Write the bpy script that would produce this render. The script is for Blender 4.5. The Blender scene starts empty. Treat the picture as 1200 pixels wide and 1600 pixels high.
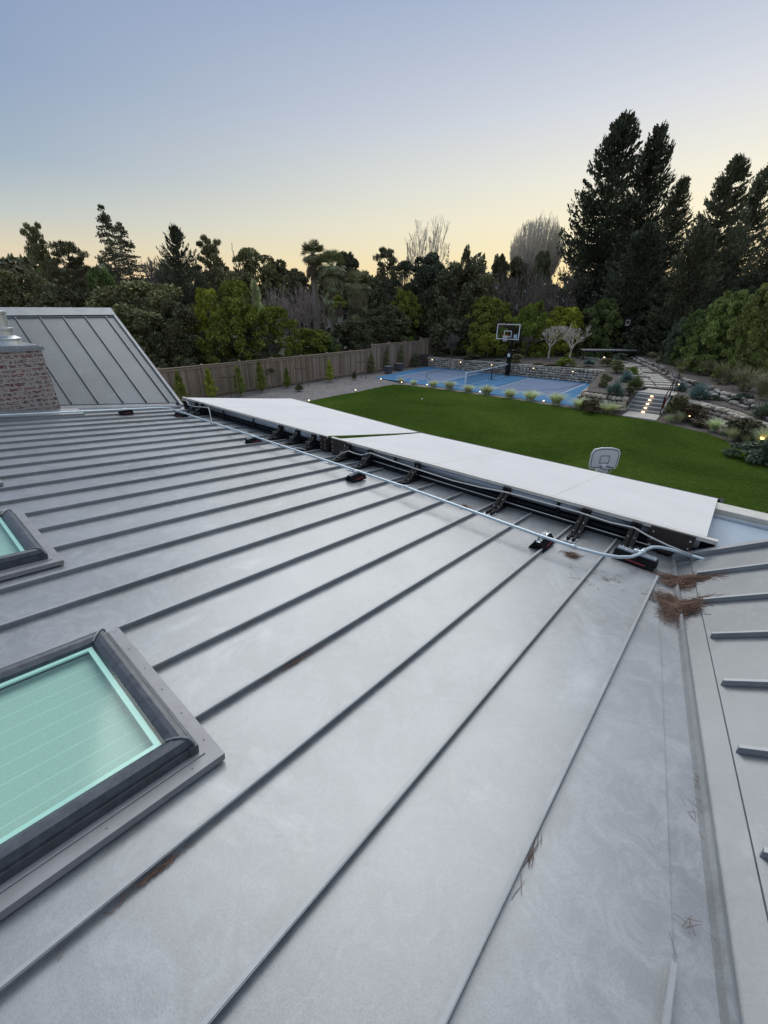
import bpy, math, random
import numpy as np
from mathutils import Vector, Matrix

# ------------------------------------------------------------------ camera
scene = bpy.context.scene
CAM_H = 4.8005
cam_data = bpy.data.cameras.new('camera')
cam = bpy.data.objects.new('camera', cam_data)
scene.collection.objects.link(cam)
scene.camera = cam
cam_data.sensor_fit = 'VERTICAL'
cam_data.sensor_height = 36.0
cam_data.sensor_width = 27.0
cam_data.lens = 645.0 / 1600.0 * 36.0
cam_data.clip_start = 0.05
cam_data.clip_end = 4000.0
TH, PITCH, ROLL = 0.7081, 0.456913, -0.004458
cam.matrix_world = (Matrix.Translation((0, 0, CAM_H)) @ Matrix.Rotation(TH, 4, 'Z')
                    @ Matrix.Rotation(math.pi / 2 - PITCH, 4, 'X') @ Matrix.Rotation(-ROLL, 4, 'Z'))
scene.render.resolution_x = 768
scene.render.resolution_y = 1024

# ------------------------------------------------------------------ world, sun, exposure
world = bpy.data.worlds.new('World')
scene.world = world
world.use_nodes = True
wn = world.node_tree
wn.nodes.clear()
w_out = wn.nodes.new('ShaderNodeOutputWorld')
w_bg = wn.nodes.new('ShaderNodeBackground')
sky = wn.nodes.new('ShaderNodeTexSky')
sky.sky_type = 'NISHITA'
sky.sun_disc = False
SUN_AZ = math.radians(4.0)          # the afterglow, clockwise from +Y
sky.sun_elevation = math.radians(2.0)
sky.sun_rotation = SUN_AZ
sky.dust_density = 0.5
sky.ozone_density = 3.0


def lin(r, g, b):
    return tuple((c / 255 / 12.92) if c / 255 <= 0.04045 else ((c / 255 + 0.055) / 1.055) ** 2.4 for c in (r, g, b)) + (1.0,)


def sky_ramp(stops):
    n = wn.nodes.new('ShaderNodeValToRGB')
    while len(n.color_ramp.elements) > 1:
        n.color_ramp.elements.remove(n.color_ramp.elements[-1])
    for i, (deg, c) in enumerate(stops):
        e = n.color_ramp.elements[0] if i == 0 else n.color_ramp.elements.new(deg / 90.0)
        e.position = deg / 90.0
        e.color = lin(*c)
    return n


tc = wn.nodes.new('ShaderNodeTexCoord')
sep = wn.nodes.new('ShaderNodeSeparateXYZ')
wn.links.new(tc.outputs['Generated'], sep.inputs[0])
asin = wn.nodes.new('ShaderNodeMath'); asin.operation = 'ARCSINE'
wn.links.new(sep.outputs['Z'], asin.inputs[0])
elev = wn.nodes.new('ShaderNodeMath'); elev.operation = 'DIVIDE'; elev.inputs[1].default_value = math.pi / 2
wn.links.new(asin.outputs[0], elev.inputs[0])
flat = wn.nodes.new('ShaderNodeCombineXYZ')
wn.links.new(sep.outputs['X'], flat.inputs['X']); wn.links.new(sep.outputs['Y'], flat.inputs['Y'])
nrm = wn.nodes.new('ShaderNodeVectorMath'); nrm.operation = 'NORMALIZE'
wn.links.new(flat.outputs[0], nrm.inputs[0])
dot = wn.nodes.new('ShaderNodeVectorMath'); dot.operation = 'DOT_PRODUCT'
wn.links.new(nrm.outputs[0], dot.inputs[0])
dot.inputs[1].default_value = (math.sin(SUN_AZ), math.cos(SUN_AZ), 0)
side = wn.nodes.new('ShaderNodeMapRange')
side.inputs['From Min'].default_value = 0.1; side.inputs['From Max'].default_value = 1.0
wn.links.new(dot.outputs['Value'], side.inputs['Value'])
away = sky_ramp([(0, (232, 190, 152)), (2.5, (238, 206, 168)), (5, (222, 209, 182)), (8, (190, 197, 195)), (12, (156, 174, 193)),
                 (18, (136, 157, 187)), (26, (128, 149, 184)), (40, (160, 176, 202)), (60, (196, 206, 220)), (90, (206, 214, 226))])
glow = sky_ramp([(0, (250, 212, 152)), (3, (255, 228, 168)), (6, (252, 235, 190)), (8.5, (251, 239, 206)), (12, (241, 236, 218)),
                 (17, (219, 221, 225)), (25, (178, 189, 211)), (40, (168, 182, 206)), (60, (196, 206, 220)), (90, (206, 214, 226))])
for n_ in (away, glow):
    wn.links.new(elev.outputs[0], n_.inputs[0])
mixs = wn.nodes.new('ShaderNodeMix'); mixs.data_type = 'RGBA'
wn.links.new(side.outputs[0], mixs.inputs[0])
wn.links.new(away.outputs[0], mixs.inputs[6]); wn.links.new(glow.outputs[0], mixs.inputs[7])
w_bg.inputs['Strength'].default_value = 1.0
# the eastern sky behind the viewer is already dimmer after sunset
west = wn.nodes.new('ShaderNodeVectorMath'); west.operation = 'DOT_PRODUCT'
wn.links.new(tc.outputs['Generated'], west.inputs[0]); west.inputs[1].default_value = (math.sin(math.radians(-30)), math.cos(math.radians(-30)), 0)
dim = wn.nodes.new('ShaderNodeMapRange'); dim.inputs['From Min'].default_value = -0.9; dim.inputs['From Max'].default_value = 0.25
dim.inputs['To Min'].default_value = 0.92; dim.inputs['To Max'].default_value = 1.0
wn.links.new(west.outputs['Value'], dim.inputs['Value'])
dimc = wn.nodes.new('ShaderNodeVectorMath'); dimc.operation = 'SCALE'
wn.links.new(mixs.outputs[2], dimc.inputs[0]); wn.links.new(dim.outputs[0], dimc.inputs['Scale'])
wn.links.new(dimc.outputs[0], w_bg.inputs['Color'])
w_bg2 = wn.nodes.new('ShaderNodeBackground')       # a little of the physical sky on top
w_bg2.inputs['Strength'].default_value = 0.02
wn.links.new(sky.outputs[0], w_bg2.inputs['Color'])
w_add = wn.nodes.new('ShaderNodeAddShader')
wn.links.new(w_bg.outputs[0], w_add.inputs[0]); wn.links.new(w_bg2.outputs[0], w_add.inputs[1])
wn.links.new(w_add.outputs[0], w_out.inputs['Surface'])

sun_data = bpy.data.lights.new('sun', 'SUN')
sun_data.energy = 1.75
sun_data.angle = math.radians(55)
sun_data.color = (1.0, 0.975, 0.93)
sun_ob = bpy.data.objects.new('sun', sun_data)
scene.collection.objects.link(sun_ob)
SUN_EL = math.radians(42)
SUN_LAMP_AZ = math.radians(-38.0)      # mean direction of the bright western half of the sky
sd = Vector((math.sin(SUN_LAMP_AZ) * math.cos(SUN_EL), math.cos(SUN_LAMP_AZ) * math.cos(SUN_EL), math.sin(SUN_EL)))
sun_ob.rotation_euler = sd.to_track_quat('Z', 'Y').to_euler()
sun_ob.location = (0, 0, 30)

scene.view_settings.view_transform = 'Standard'
scene.view_settings.look = 'None'
scene.view_settings.exposure = 0.0
scene.view_settings.gamma = 1.0

# ------------------------------------------------------------------ helpers
rng = np.random.default_rng(7)
random.seed(7)
COL = scene.collection
PI = math.pi


class MB:
    """collects geometry for ONE mesh object"""
    def __init__(self):
        self.v = []; self.f = []; self.m = []

    def add(self, vs, fs, mi=0):
        n = len(self.v)
        self.v.extend([tuple(float(c) for c in p) for p in vs])
        self.f.extend([tuple(int(i) + n for i in f) for f in fs])
        self.m.extend([mi] * len(fs))

    def hexa(self, p, mi=0):
        """p: 8 points, bottom 4 (ccw) then top 4"""
        self.add(p, [(3, 2, 1, 0), (4, 5, 6, 7), (0, 1, 5, 4), (1, 2, 6, 5), (2, 3, 7, 6), (3, 0, 4, 7)], mi)

    def box(self, x0, x1, y0, y1, z0, z1, mi=0):
        self.hexa([(x0, y0, z0), (x1, y0, z0), (x1, y1, z0), (x0, y1, z0),
                   (x0, y0, z1), (x1, y0, z1), (x1, y1, z1), (x0, y1, z1)], mi)

    def bar(self, a, b, w, h, up=(0, 0, 1), mi=0):
        a = Vector(a); b = Vector(b); d = (b - a).normalized()
        s = d.cross(Vector(up)).normalized() * (w / 2)
        u = s.cross(d).normalized() * (h / 2)
        self.hexa([a - s - u, a + s - u, b + s - u, b - s - u, a - s + u, a + s + u, b + s + u, b - s + u], mi)

    def tube(self, pts, r, n=8, cap=True, mi=0):
        pts = [Vector(p) for p in pts]
        rs = r if isinstance(r, (list, tuple, np.ndarray)) else [r] * len(pts)
        rings = []; prev = None
        for i, p in enumerate(pts):
            d = (pts[min(i + 1, len(pts) - 1)] - pts[max(i - 1, 0)])
            if d.length < 1e-9: d = Vector((0, 0, 1))
            d.normalize()
            if prev is None:
                ref = Vector((0, 0, 1)) if abs(d.z) < 0.9 else Vector((1, 0, 0))
                s = d.cross(ref).normalized()
            else:
                s = (prev - d * prev.dot(d)).normalized()
            prev = s; u = d.cross(s)
            rings.append([p + (s * math.cos(2 * PI * k / n) + u * math.sin(2 * PI * k / n)) * rs[i] for k in range(n)])
        vs = [q for ring in rings for q in ring]
        fs = []
        for i in range(len(pts) - 1):
            for k in range(n):
                a = i * n + k; b = i * n + (k + 1) % n
                fs.append((a, b, b + n, a + n))
        if cap:
            fs.append(tuple(range(n - 1, -1, -1))); m = (len(pts) - 1) * n
            fs.append(tuple(range(m, m + n)))
        self.add(vs, fs, mi)

    def lathe(self, prof, c=(0, 0, 0), n=20, mi=0):
        vs = []; fs = []
        for r, z in prof:
            for k in range(n):
                vs.append((c[0] + r * math.cos(2 * PI * k / n), c[1] + r * math.sin(2 * PI * k / n), c[2] + z))
        for i in range(len(prof) - 1):
            for k in range(n):
                a = i * n + k; b = i * n + (k + 1) % n
                fs.append((a, b, b + n, a + n))
        fs.append(tuple(range(n - 1, -1, -1))); m = (len(prof) - 1) * n
        fs.append(tuple(range(m, m + n)))
        self.add(vs, fs, mi)

    def prism(self, poly, z0, z1, mi=0):
        """poly ccw list of xy; z0/z1 numbers or functions of (x, y)"""
        g0 = z0 if callable(z0) else (lambda x, y: z0)
        g1 = z1 if callable(z1) else (lambda x, y: z1)
        n = len(poly)
        vs = [(x, y, g0(x, y)) for x, y in poly] + [(x, y, g1(x, y)) for x, y in poly]
        fs = [tuple(range(n - 1, -1, -1)), tuple(range(n, 2 * n))]
        fs += [(i, (i + 1) % n, n + (i + 1) % n, n + i) for i in range(n)]
        self.add(vs, fs, mi)

    def build(self, name, mats, parent=None, smooth=False, bevel=0.0):
        me = bpy.data.meshes.new(name)
        me.from_pydata(self.v, [], self.f)
        if not isinstance(mats, (list, tuple)): mats = [mats]
        for m in mats: me.materials.append(m)
        if len(mats) > 1:
            me.polygons.foreach_set('material_index', self.m)
        if smooth:
            me.polygons.foreach_set('use_smooth', [True] * len(me.polygons))
        me.update()
        return link(name, me, parent, bevel)


def link(name, me, parent=None, bevel=0.0):
    o = bpy.data.objects.new(name, me)
    COL.objects.link(o)
    if parent is not None: o.parent = parent
    if bevel:
        b = o.modifiers.new('bevel', 'BEVEL'); b.width = bevel; b.segments = 2; b.limit_method = 'ANGLE'
        b.angle_limit = math.radians(40)
    return o


def tag(o, label=None, cat=None, group=None, kind=None):
    if label: o['label'] = label
    if cat: o['category'] = cat
    if group: o['group'] = group
    if kind: o['kind'] = kind
    return o


def empty(name, loc=(0, 0, 0), rz=0.0):
    o = bpy.data.objects.new(name, None)
    COL.objects.link(o); o.location = loc; o.rotation_euler = (0, 0, rz); o.empty_display_size = 0.2
    return o


def npmesh(name, V, F, mat, smooth=False):
    """V (N,3), F (M,4) numpy -> mesh"""
    me = bpy.data.meshes.new(name)
    k = F.shape[1]
    me.vertices.add(len(V)); me.vertices.foreach_set('co', V.astype(np.float32).ravel())
    me.loops.add(F.size); me.loops.foreach_set('vertex_index', F.astype(np.int32).ravel())
    me.polygons.add(len(F)); me.polygons.foreach_set('loop_start', np.arange(0, F.size, k, dtype=np.int32))
    me.polygons.foreach_set('loop_total', np.full(len(F), k, dtype=np.int32))
    if smooth: me.polygons.foreach_set('use_smooth', np.ones(len(F), dtype=bool))
    me.materials.append(mat)
    me.update(calc_edges=True)
    return me


# ------------------------------------------------------------------ materials
class NT:
    def __init__(self, name):
        self.mat = bpy.data.materials.new(name); self.mat.use_nodes = True
        self.t = self.mat.node_tree; self.b = self.t.nodes['Principled BSDF']

    def n(self, typ, **kw):
        x = self.t.nodes.new(typ)
        for k, v in kw.items():
            if hasattr(x, k) and k not in x.inputs: setattr(x, k, v)
            else: x.inputs[k].default_value = v
        return x

    def l(self, a, b): self.t.links.new(a, b)

    def obj(self, scale=(1, 1, 1)):
        c = self.n('ShaderNodeTexCoord'); m = self.n('ShaderNodeMapping')
        m.inputs['Scale'].default_value = scale
        self.l(c.outputs['Object'], m.inputs['Vector']); return m.outputs[0]

    def noise(self, scale, detail=4, rough=0.6, vec=None, dist=0.0):
        x = self.n('ShaderNodeTexNoise', Scale=scale, Detail=detail, Roughness=rough, Distortion=dist)
        if vec is not None: self.l(vec, x.inputs['Vector'])
        return x.outputs['Fac']

    def ramp(self, fac, stops):
        r = self.n('ShaderNodeValToRGB')
        while len(r.color_ramp.elements) > 1: r.color_ramp.elements.remove(r.color_ramp.elements[-1])
        for i, (p, c) in enumerate(stops):
            e = r.color_ramp.elements[0] if i == 0 else r.color_ramp.elements.new(p)
            e.position = p; e.color = (c[0], c[1], c[2], 1) if not isinstance(c, (int, float)) else (c, c, c, 1)
        self.l(fac, r.inputs[0]); return r.outputs[0]

    def mix(self, fac, a, b, mode='MIX'):
        m = self.n('ShaderNodeMix'); m.data_type = 'RGBA'; m.blend_type = mode
        for s, v in ((0, fac), (6, a), (7, b)):
            if hasattr(v, 'node'): self.l(v, m.inputs[s])
            elif s == 0: m.inputs[0].default_value = v
            else: m.inputs[s].default_value = (v[0], v[1], v[2], 1)
        return m.outputs[2]

    def bump(self, h, strength=0.2, dist=0.01):
        b = self.n('ShaderNodeBump'); b.inputs['Strength'].default_value = strength
        b.inputs['Distance'].default_value = dist
        self.l(h, b.inputs['Height']); self.l(b.outputs[0], self.b.inputs['Normal'])

    def set(self, **kw):
        for k, v in kw.items():
            k = k.replace('_', ' ')
            if hasattr(v, 'node'): self.l(v, self.b.inputs[k])
            else: self.b.inputs[k].default_value = v
        return self.mat


def plain(name, c, rough=0.6, metal=0.0, var=0.12, scale=8, bump=0.0, spec=0.5):
    m = NT(name); v = m.obj()
    f = m.noise(scale, 5, 0.6, v)
    c0 = [x * (1 - var) for x in c]; c1 = [min(1, x * (1 + var)) for x in c]
    col = m.ramp(f, [(0.3, c0), (0.7, c1)])
    if bump: m.bump(m.noise(scale * 6, 4, 0.6, v), bump)
    return m.set(Base_Color=col, Roughness=rough, Metallic=metal, Specular_IOR_Level=spec)


def roof_mat(name, base, streak_axis):
    m = NT(name); v = m.obj()
    big = m.noise(0.9, 6, 0.62, v)
    fine = m.noise(7.0, 9, 0.78, v, 1.3)
    grit = m.noise(160.0, 3, 0.7, v)
    st = m.obj((1.0, 9.0, 1.0) if streak_axis == 'x' else (9.0, 1.0, 1.0))
    streak = m.noise(1.0, 6, 0.7, st, 1.0)
    c = m.ramp(big, [(0.25, [x * 0.80 for x in base]), (0.75, [x * 1.14 for x in base])])
    pale = m.ramp(fine, [(0.46, 0.0), (0.72, 0.7)])
    c = m.mix(pale, c, [min(1, x * 1.32) for x in base])
    blot = m.ramp(m.noise(0.55, 7, 0.7, m.obj((1.3, 1, 1)), 1.2), [(0.56, 0.0), (0.66, 0.5)])
    c = m.mix(blot, c, [min(1, base[0] * 1.42), min(1, base[1] * 1.42), min(1, base[2] * 1.40)])
    dirt = m.ramp(streak, [(0.60, 0.0), (0.85, 0.30)])
    c = m.mix(dirt, c, [base[0] * 0.72, base[1] * 0.68, base[2] * 0.62])
    g = m.ramp(grit, [(0.3, 0.91), (0.7, 1.08)])
    c = m.mix(1.0, c, g, 'MULTIPLY')
    r = m.ramp(fine, [(0.3, 0.28), (0.8, 0.46)])
    m.bump(m.mix(0.10, m.noise(1.3, 2, 0.45, v), grit), 0.20, 0.015)
    return m.set(Base_Color=c, Roughness=r, Metallic=0.38, Specular_IOR_Level=0.6)


M = {}
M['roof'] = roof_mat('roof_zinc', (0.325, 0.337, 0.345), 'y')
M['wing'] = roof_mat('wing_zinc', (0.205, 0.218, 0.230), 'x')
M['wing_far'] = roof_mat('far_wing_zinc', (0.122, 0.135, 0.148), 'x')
M['rib'] = plain('rib_metal_lit', (0.36, 0.375, 0.385), 0.4, 0.2, 0.12, 5, 0.05)  # same roof metal made paler: light on seam tops and ribs painted in
M['trim'] = plain('roof_trim_metal', (0.28, 0.295, 0.31), 0.42, 0.3, 0.14, 5, 0.05)
M['flash'] = plain('skylight_flashing', (0.30, 0.30, 0.31), 0.5, 0.3, 0.12, 6, 0.05)
M['frame'] = plain('skylight_frame_paint', (0.085, 0.094, 0.107), 0.33, 0.2, 0.3, 25)
M['spacer'] = plain('glass_edge_spacer', (0.60, 0.86, 0.78), 0.4, 0, 0.05)
M['galv'] = plain('galvanized_steel', (0.62, 0.66, 0.69), 0.35, 0.75, 0.12, 12)
M['emt'] = plain('conduit_steel', (0.62, 0.72, 0.76), 0.32, 0.45, 0.08, 10)
M['black'] = plain('black_powder_coat', (0.010, 0.010, 0.011), 0.5, 0.0, 0.25, 20, 0, 0.2)
M['rail'] = plain('dark_rail_metal', (0.018, 0.021, 0.027), 0.5, 0.2, 0.2, 6, 0, 0.3)
M['brown'] = plain('bronze_end_plate', (0.045, 0.034, 0.030), 0.5, 0.2, 0.2, 10)
M['bolt'] = plain('zinc_bolt', (0.75, 0.75, 0.72), 0.3, 0.8, 0.05)
M['tube'] = plain('roller_tube_metal', (0.34, 0.38, 0.43), 0.32, 0.6, 0.1, 6)
M['lid'] = plain('cream_awning_lid', (0.70, 0.66, 0.60), 0.5, 0, 0.12, 9)
M['rubber'] = plain('recycled_rubber', (0.010, 0.010, 0.011), 0.7, 0, 0.5, 60, 0.3, 0.15)
M['redtape'] = plain('red_marking', (0.33, 0.02, 0.035), 0.5, 0, 0.2, 60)
M['cable'] = plain('white_cable', (0.55, 0.55, 0.53), 0.5, 0, 0.06)
M['white'] = plain('white_paint', (0.88, 0.89, 0.90), 0.45, 0, 0.03)
M['ink'] = plain('dark_line_paint', (0.03, 0.035, 0.06), 0.5, 0, 0.1)
M['cream'] = plain('cream_parapet_paint', (0.62, 0.60, 0.53), 0.55, 0, 0.1, 6)
M['stucco'] = plain('house_wall_render', (0.62, 0.60, 0.56), 0.85, 0, 0.06, 20, 0.2)
M['darkglass'] = plain('dark_window_glass', (0.02, 0.025, 0.03), 0.08, 0, 0.1)
M['shingle'] = plain('grey_roof_shingles', (0.16, 0.17, 0.20), 0.8, 0, 0.25, 14, 0.3)
M['concrete'] = plain('step_concrete', (0.30, 0.31, 0.30), 0.8, 0, 0.15, 10, 0.2)
M['slab'] = plain('pale_stone_slab', (0.54, 0.51, 0.44), 0.75, 0, 0.2, 5, 0.2)
M['wood_dark'] = plain('dark_stained_wood', (0.035, 0.030, 0.028), 0.6, 0, 0.3, 12)
M['stake'] = plain('wooden_stake', (0.22, 0.17, 0.11), 0.8, 0, 0.2, 20)
M['rust'] = plain('rusted_red_panel', (0.26, 0.035, 0.02), 0.7, 0, 0.4, 12, 0.2)
M['orange'] = plain('orange_rim_paint', (0.75, 0.16, 0.08), 0.45, 0, 0.05)
M['netting'] = plain('white_net_cord', (0.75, 0.76, 0.76), 0.8, 0, 0.05)
M['blacknet'] = plain('black_net_cord', (0.03, 0.03, 0.035), 0.8, 0, 0.1)
M['sticker'] = plain('pale_blue_sticker', (0.45, 0.62, 0.78), 0.5, 0, 0.1)
M['bin'] = plain('grey_planter', (0.10, 0.095, 0.11), 0.7, 0, 0.15, 10)
M['trunk'] = plain('bark', (0.075, 0.06, 0.048), 0.9, 0, 0.35, 8, 0.5)
M['palmtrunk'] = plain('palm_bark', (0.30, 0.26, 0.225), 0.9, 0, 0.25, 14, 0.5)
M['deadleaf'] = plain('dead_frond', (0.13, 0.10, 0.065), 0.85, 0, 0.3, 8)
M['needle'] = plain('dry_pine_needle', (0.22, 0.135, 0.095), 0.8, 0, 0.45, 9)
M['twig'] = plain('bare_twig', (0.19, 0.165, 0.145), 0.9, 0, 0.3, 3)
M['twig2'] = plain('pinkish_twig', (0.34, 0.285, 0.26), 0.9, 0, 0.3, 3)
M['bone'] = plain('pale_bare_twig', (0.64, 0.59, 0.50), 0.85, 0, 0.25, 3)


def emitter(name, c, s):
    m = NT(name)
    return m.set(Base_Color=(0.8, 0.8, 0.8, 1), Emission_Color=(c[0], c[1], c[2], 1), Emission_Strength=s)


M['lamp'] = emitter('lamp_lens', (1.0, 0.72, 0.40), 4)
M['amber'] = emitter('amber_lamp_lens', (1.0, 0.60, 0.15), 6)
M['steplamp'] = emitter('step_lamp_lens', (1.0, 0.56, 0.26), 14)


def leaf_mat(name, c, var=0.5, trans=0.0):
    m = NT(name); v = m.obj()
    f = m.noise(5.0, 3, 0.6, v); g = m.noise(38.0, 2, 0.6, v)
    oi = m.n('ShaderNodeObjectInfo')
    c = [x * 2.25 for x in c]
    gi = m.n('ShaderNodeNewGeometry')
    isl = m.ramp(gi.outputs['Random Per Island'], [(0.0, 0.7), (1.0, 1.35)])
    a = m.ramp(f, [(0.32, [x * (1 - var) for x in c]), (0.68, [x * (1 + var) for x in c])])
    b = m.ramp(g, [(0.3, 0.62), (0.72, 1.35)])
    col = m.mix(1.0, m.mix(1.0, a, b, 'MULTIPLY'), isl, 'MULTIPLY')
    h = m.n('ShaderNodeHueSaturation')
    mr = m.n('ShaderNodeMapRange'); m.l(oi.outputs['Random'], mr.inputs['Value'])
    mr.inputs['To Min'].default_value = 0.488; mr.inputs['To Max'].default_value = 0.512
    m.l(mr.outputs[0], h.inputs['Hue']); m.l(col, h.inputs['Color'])
    mv = m.n('ShaderNodeMapRange'); m.l(oi.outputs['Random'], mv.inputs['Value'])
    mv.inputs['To Min'].default_value = 0.85; mv.inputs['To Max'].default_value = 1.15
    m.l(mv.outputs[0], h.inputs['Value'])
    return m.set(Base_Color=h.outputs[0], Roughness=0.65, Specular_IOR_Level=0.25)


L = {
    'olive': leaf_mat('olive_foliage', (0.092, 0.092, 0.042)),
    'dark': leaf_mat('dark_foliage', (0.064, 0.066, 0.036)),
    'black': leaf_mat('black_green_foliage', (0.036, 0.043, 0.027)),
    'green': leaf_mat('green_foliage', (0.062, 0.082, 0.028)),
    'leaf': leaf_mat('yellow_green_foliage', (0.095, 0.120, 0.022)),
    'lime': leaf_mat('lime_foliage', (0.150, 0.160, 0.022)),
    'hedge': leaf_mat('clipped_hedge_foliage', (0.105, 0.125, 0.040)),
    'pale': leaf_mat('pale_foliage', (0.20, 0.21, 0.11)),
    'redwood': leaf_mat('redwood_foliage', (0.062, 0.067, 0.040)),
    'palm': leaf_mat('palm_foliage', (0.115, 0.122, 0.062)),
    'palmy': leaf_mat('young_palm_foliage', (0.12, 0.14, 0.03)),
    'grey': leaf_mat('grey_green_foliage', (0.070, 0.088, 0.058)),
    'blue': leaf_mat('blue_green_agave', (0.075, 0.115, 0.105), 0.3),
    'brown': leaf_mat('dry_brown_foliage', (0.075, 0.058, 0.036)),
    'straw': leaf_mat('pale_grass_blades', (0.29, 0.31, 0.19), 0.25),
    'dry': leaf_mat('tan_grass_blades', (0.15, 0.145, 0.085), 0.3),
    'twig': M['twig'], 'twig2': M['twig2'], 'bone': M['bone'],
}

# fabric
m = NT('awning_fabric'); v = m.obj()
wv = m.n('ShaderNodeTexWave', Scale=90.0, Distortion=0.0); m.l(v, wv.inputs['Vector'])
f = m.noise(1.3, 5, 0.6, v); d = m.noise(6, 5, 0.7, v, 0.5)
c = m.ramp(f, [(0.3, (0.76, 0.75, 0.74)), (0.7, (0.83, 0.82, 0.81))])
c = m.mix(m.ramp(d, [(0.58, 0.0), (0.8, 0.35)]), c, (0.68, 0.67, 0.66))
m.bump(m.mix(0.3, f, wv.outputs['Fac']), 0.45, 0.012)
M['fabric'] = m.set(Base_Color=c, Roughness=0.75)

# blind under the glass, pale mint pleats
m = NT('mint_blind'); v = m.obj()
sp = m.n('ShaderNodeSeparateXYZ'); m.l(v, sp.inputs[0])
mo = m.n('ShaderNodeMath', operation='FRACT'); mu = m.n('ShaderNodeMath', operation='MULTIPLY'); mu.inputs[1].default_value = 11.0
m.l(sp.outputs['X'], mu.inputs[0]); m.l(mu.outputs[0], mo.inputs[0])
line = m.ramp(mo.outputs[0], [(0.0, 1.0), (0.04, 1.0), (0.06, 0.0)])
gr = m.noise(120, 3, 0.6, v)
c = m.mix(m.ramp(gr, [(0.3, 0.0), (0.7, 1.0)]), (0.40, 0.545, 0.48), (0.48, 0.62, 0.555))
c = m.mix(line, c, (0.56, 0.72, 0.66))
M['blind'] = m.set(Base_Color=c, Roughness=0.8)

# green tinted glass: a see-through tint with a reflection that grows at grazing angles
def glass(name, tint, k):
    m = NT(name); t = m.t; t.nodes.remove(m.b)
    tr = t.nodes.new('ShaderNodeBsdfTransparent'); tr.inputs[0].default_value = tint
    gl = t.nodes.new('ShaderNodeBsdfGlossy'); gl.inputs['Roughness'].default_value = 0.1
    lw = t.nodes.new('ShaderNodeLayerWeight'); lw.inputs['Blend'].default_value = 0.5
    po = t.nodes.new('ShaderNodeMath'); po.operation = 'POWER'; po.inputs[1].default_value = 4.0
    ma = t.nodes.new('ShaderNodeMath'); ma.operation = 'MULTIPLY_ADD'; ma.inputs[1].default_value = k; ma.inputs[2].default_value = 0.03
    mx = t.nodes.new('ShaderNodeMixShader')
    t.links.new(lw.outputs['Facing'], po.inputs[0]); t.links.new(po.outputs[0], ma.inputs[0]); t.links.new(ma.outputs[0], mx.inputs[0])
    t.links.new(tr.outputs[0], mx.inputs[1]); t.links.new(gl.outputs[0], mx.inputs[2])
    t.links.new(mx.outputs[0], t.nodes['Material Output'].inputs['Surface'])
    return m.mat


M['glass'] = glass('green_tinted_glass', (0.93, 0.985, 0.965, 1), 0.5)
M['boardglass'] = glass('clear_board_glass', (0.93, 0.95, 0.94, 1), 0.3)

# brick, mortar washed
m = NT('mortar_washed_brick')
tcn = m.n('ShaderNodeTexCoord'); s2 = m.n('ShaderNodeSeparateXYZ'); m.l(tcn.outputs['Object'], s2.inputs[0])
ad = m.n('ShaderNodeMath', operation='ADD'); m.l(s2.outputs['X'], ad.inputs[0]); m.l(s2.outputs['Y'], ad.inputs[1])
cb = m.n('ShaderNodeCombineXYZ'); m.l(ad.outputs[0], cb.inputs['X']); m.l(s2.outputs['Z'], cb.inputs['Y'])
wob = m.n('ShaderNodeTexNoise', Scale=14.0, Detail=3.0); m.l(tcn.outputs['Object'], wob.inputs['Vector'])
vm = m.n('ShaderNodeVectorMath', operation='SCALE'); vm.inputs['Scale'].default_value = 0.02
m.l(wob.outputs['Color'], vm.inputs[0])
va = m.n('ShaderNodeVectorMath', operation='ADD'); m.l(cb.outputs[0], va.inputs[0]); m.l(vm.outputs[0], va.inputs[1])
bk = m.n('ShaderNodeTexBrick')
m.l(va.outputs[0], bk.inputs['Vector'])
for k_, v_ in (('Scale', 1.0), ('Mortar Size', 0.011), ('Mortar Smooth', 0.15), ('Brick Width', 0.215), ('Row Height', 0.078), ('Bias', 0.0)):
    bk.inputs[k_].default_value = v_
bk.inputs['Color1'].default_value = (0.22, 0.055, 0.050, 1)
bk.inputs['Color2'].default_value = (0.10, 0.035, 0.040, 1)
bk.inputs['Mortar'].default_value = (0.44, 0.40, 0.36, 1)
sm = m.noise(17, 5, 0.7, m.obj((1, 1, 1.8)), 0.8)
c = m.mix(m.ramp(sm, [(0.44, 0.0), (0.54, 0.95)]), bk.outputs['Color'], (0.42, 0.385, 0.35))
m.bump(m.mix(0.5, bk.outputs['Fac'], sm), -0.5, 0.012)
M['brick'] = m.set(Base_Color=c, Roughness=0.9)

# ground covers
def speckle(name, cols, scale, bump=0.5, dist=0.02):
    m = NT(name); v = m.obj()
    vo = m.n('ShaderNodeTexVoronoi', Scale=scale); m.l(v, vo.inputs['Vector'])
    s3 = m.n('ShaderNodeSeparateColor'); m.l(vo.outputs['Color'], s3.inputs[0])
    k = len(cols)
    c = m.ramp(s3.outputs[0], [(i / max(1, k - 1), cc) for i, cc in enumerate(cols)])
    b = m.noise(0.8, 5, 0.6, v)
    c = m.mix(1.0, c, m.ramp(b, [(0.3, 0.78), (0.7, 1.15)]), 'MULTIPLY')
    m.bump(vo.outputs['Distance'], -bump, dist)
    return m.set(Base_Color=c, Roughness=0.9)


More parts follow.
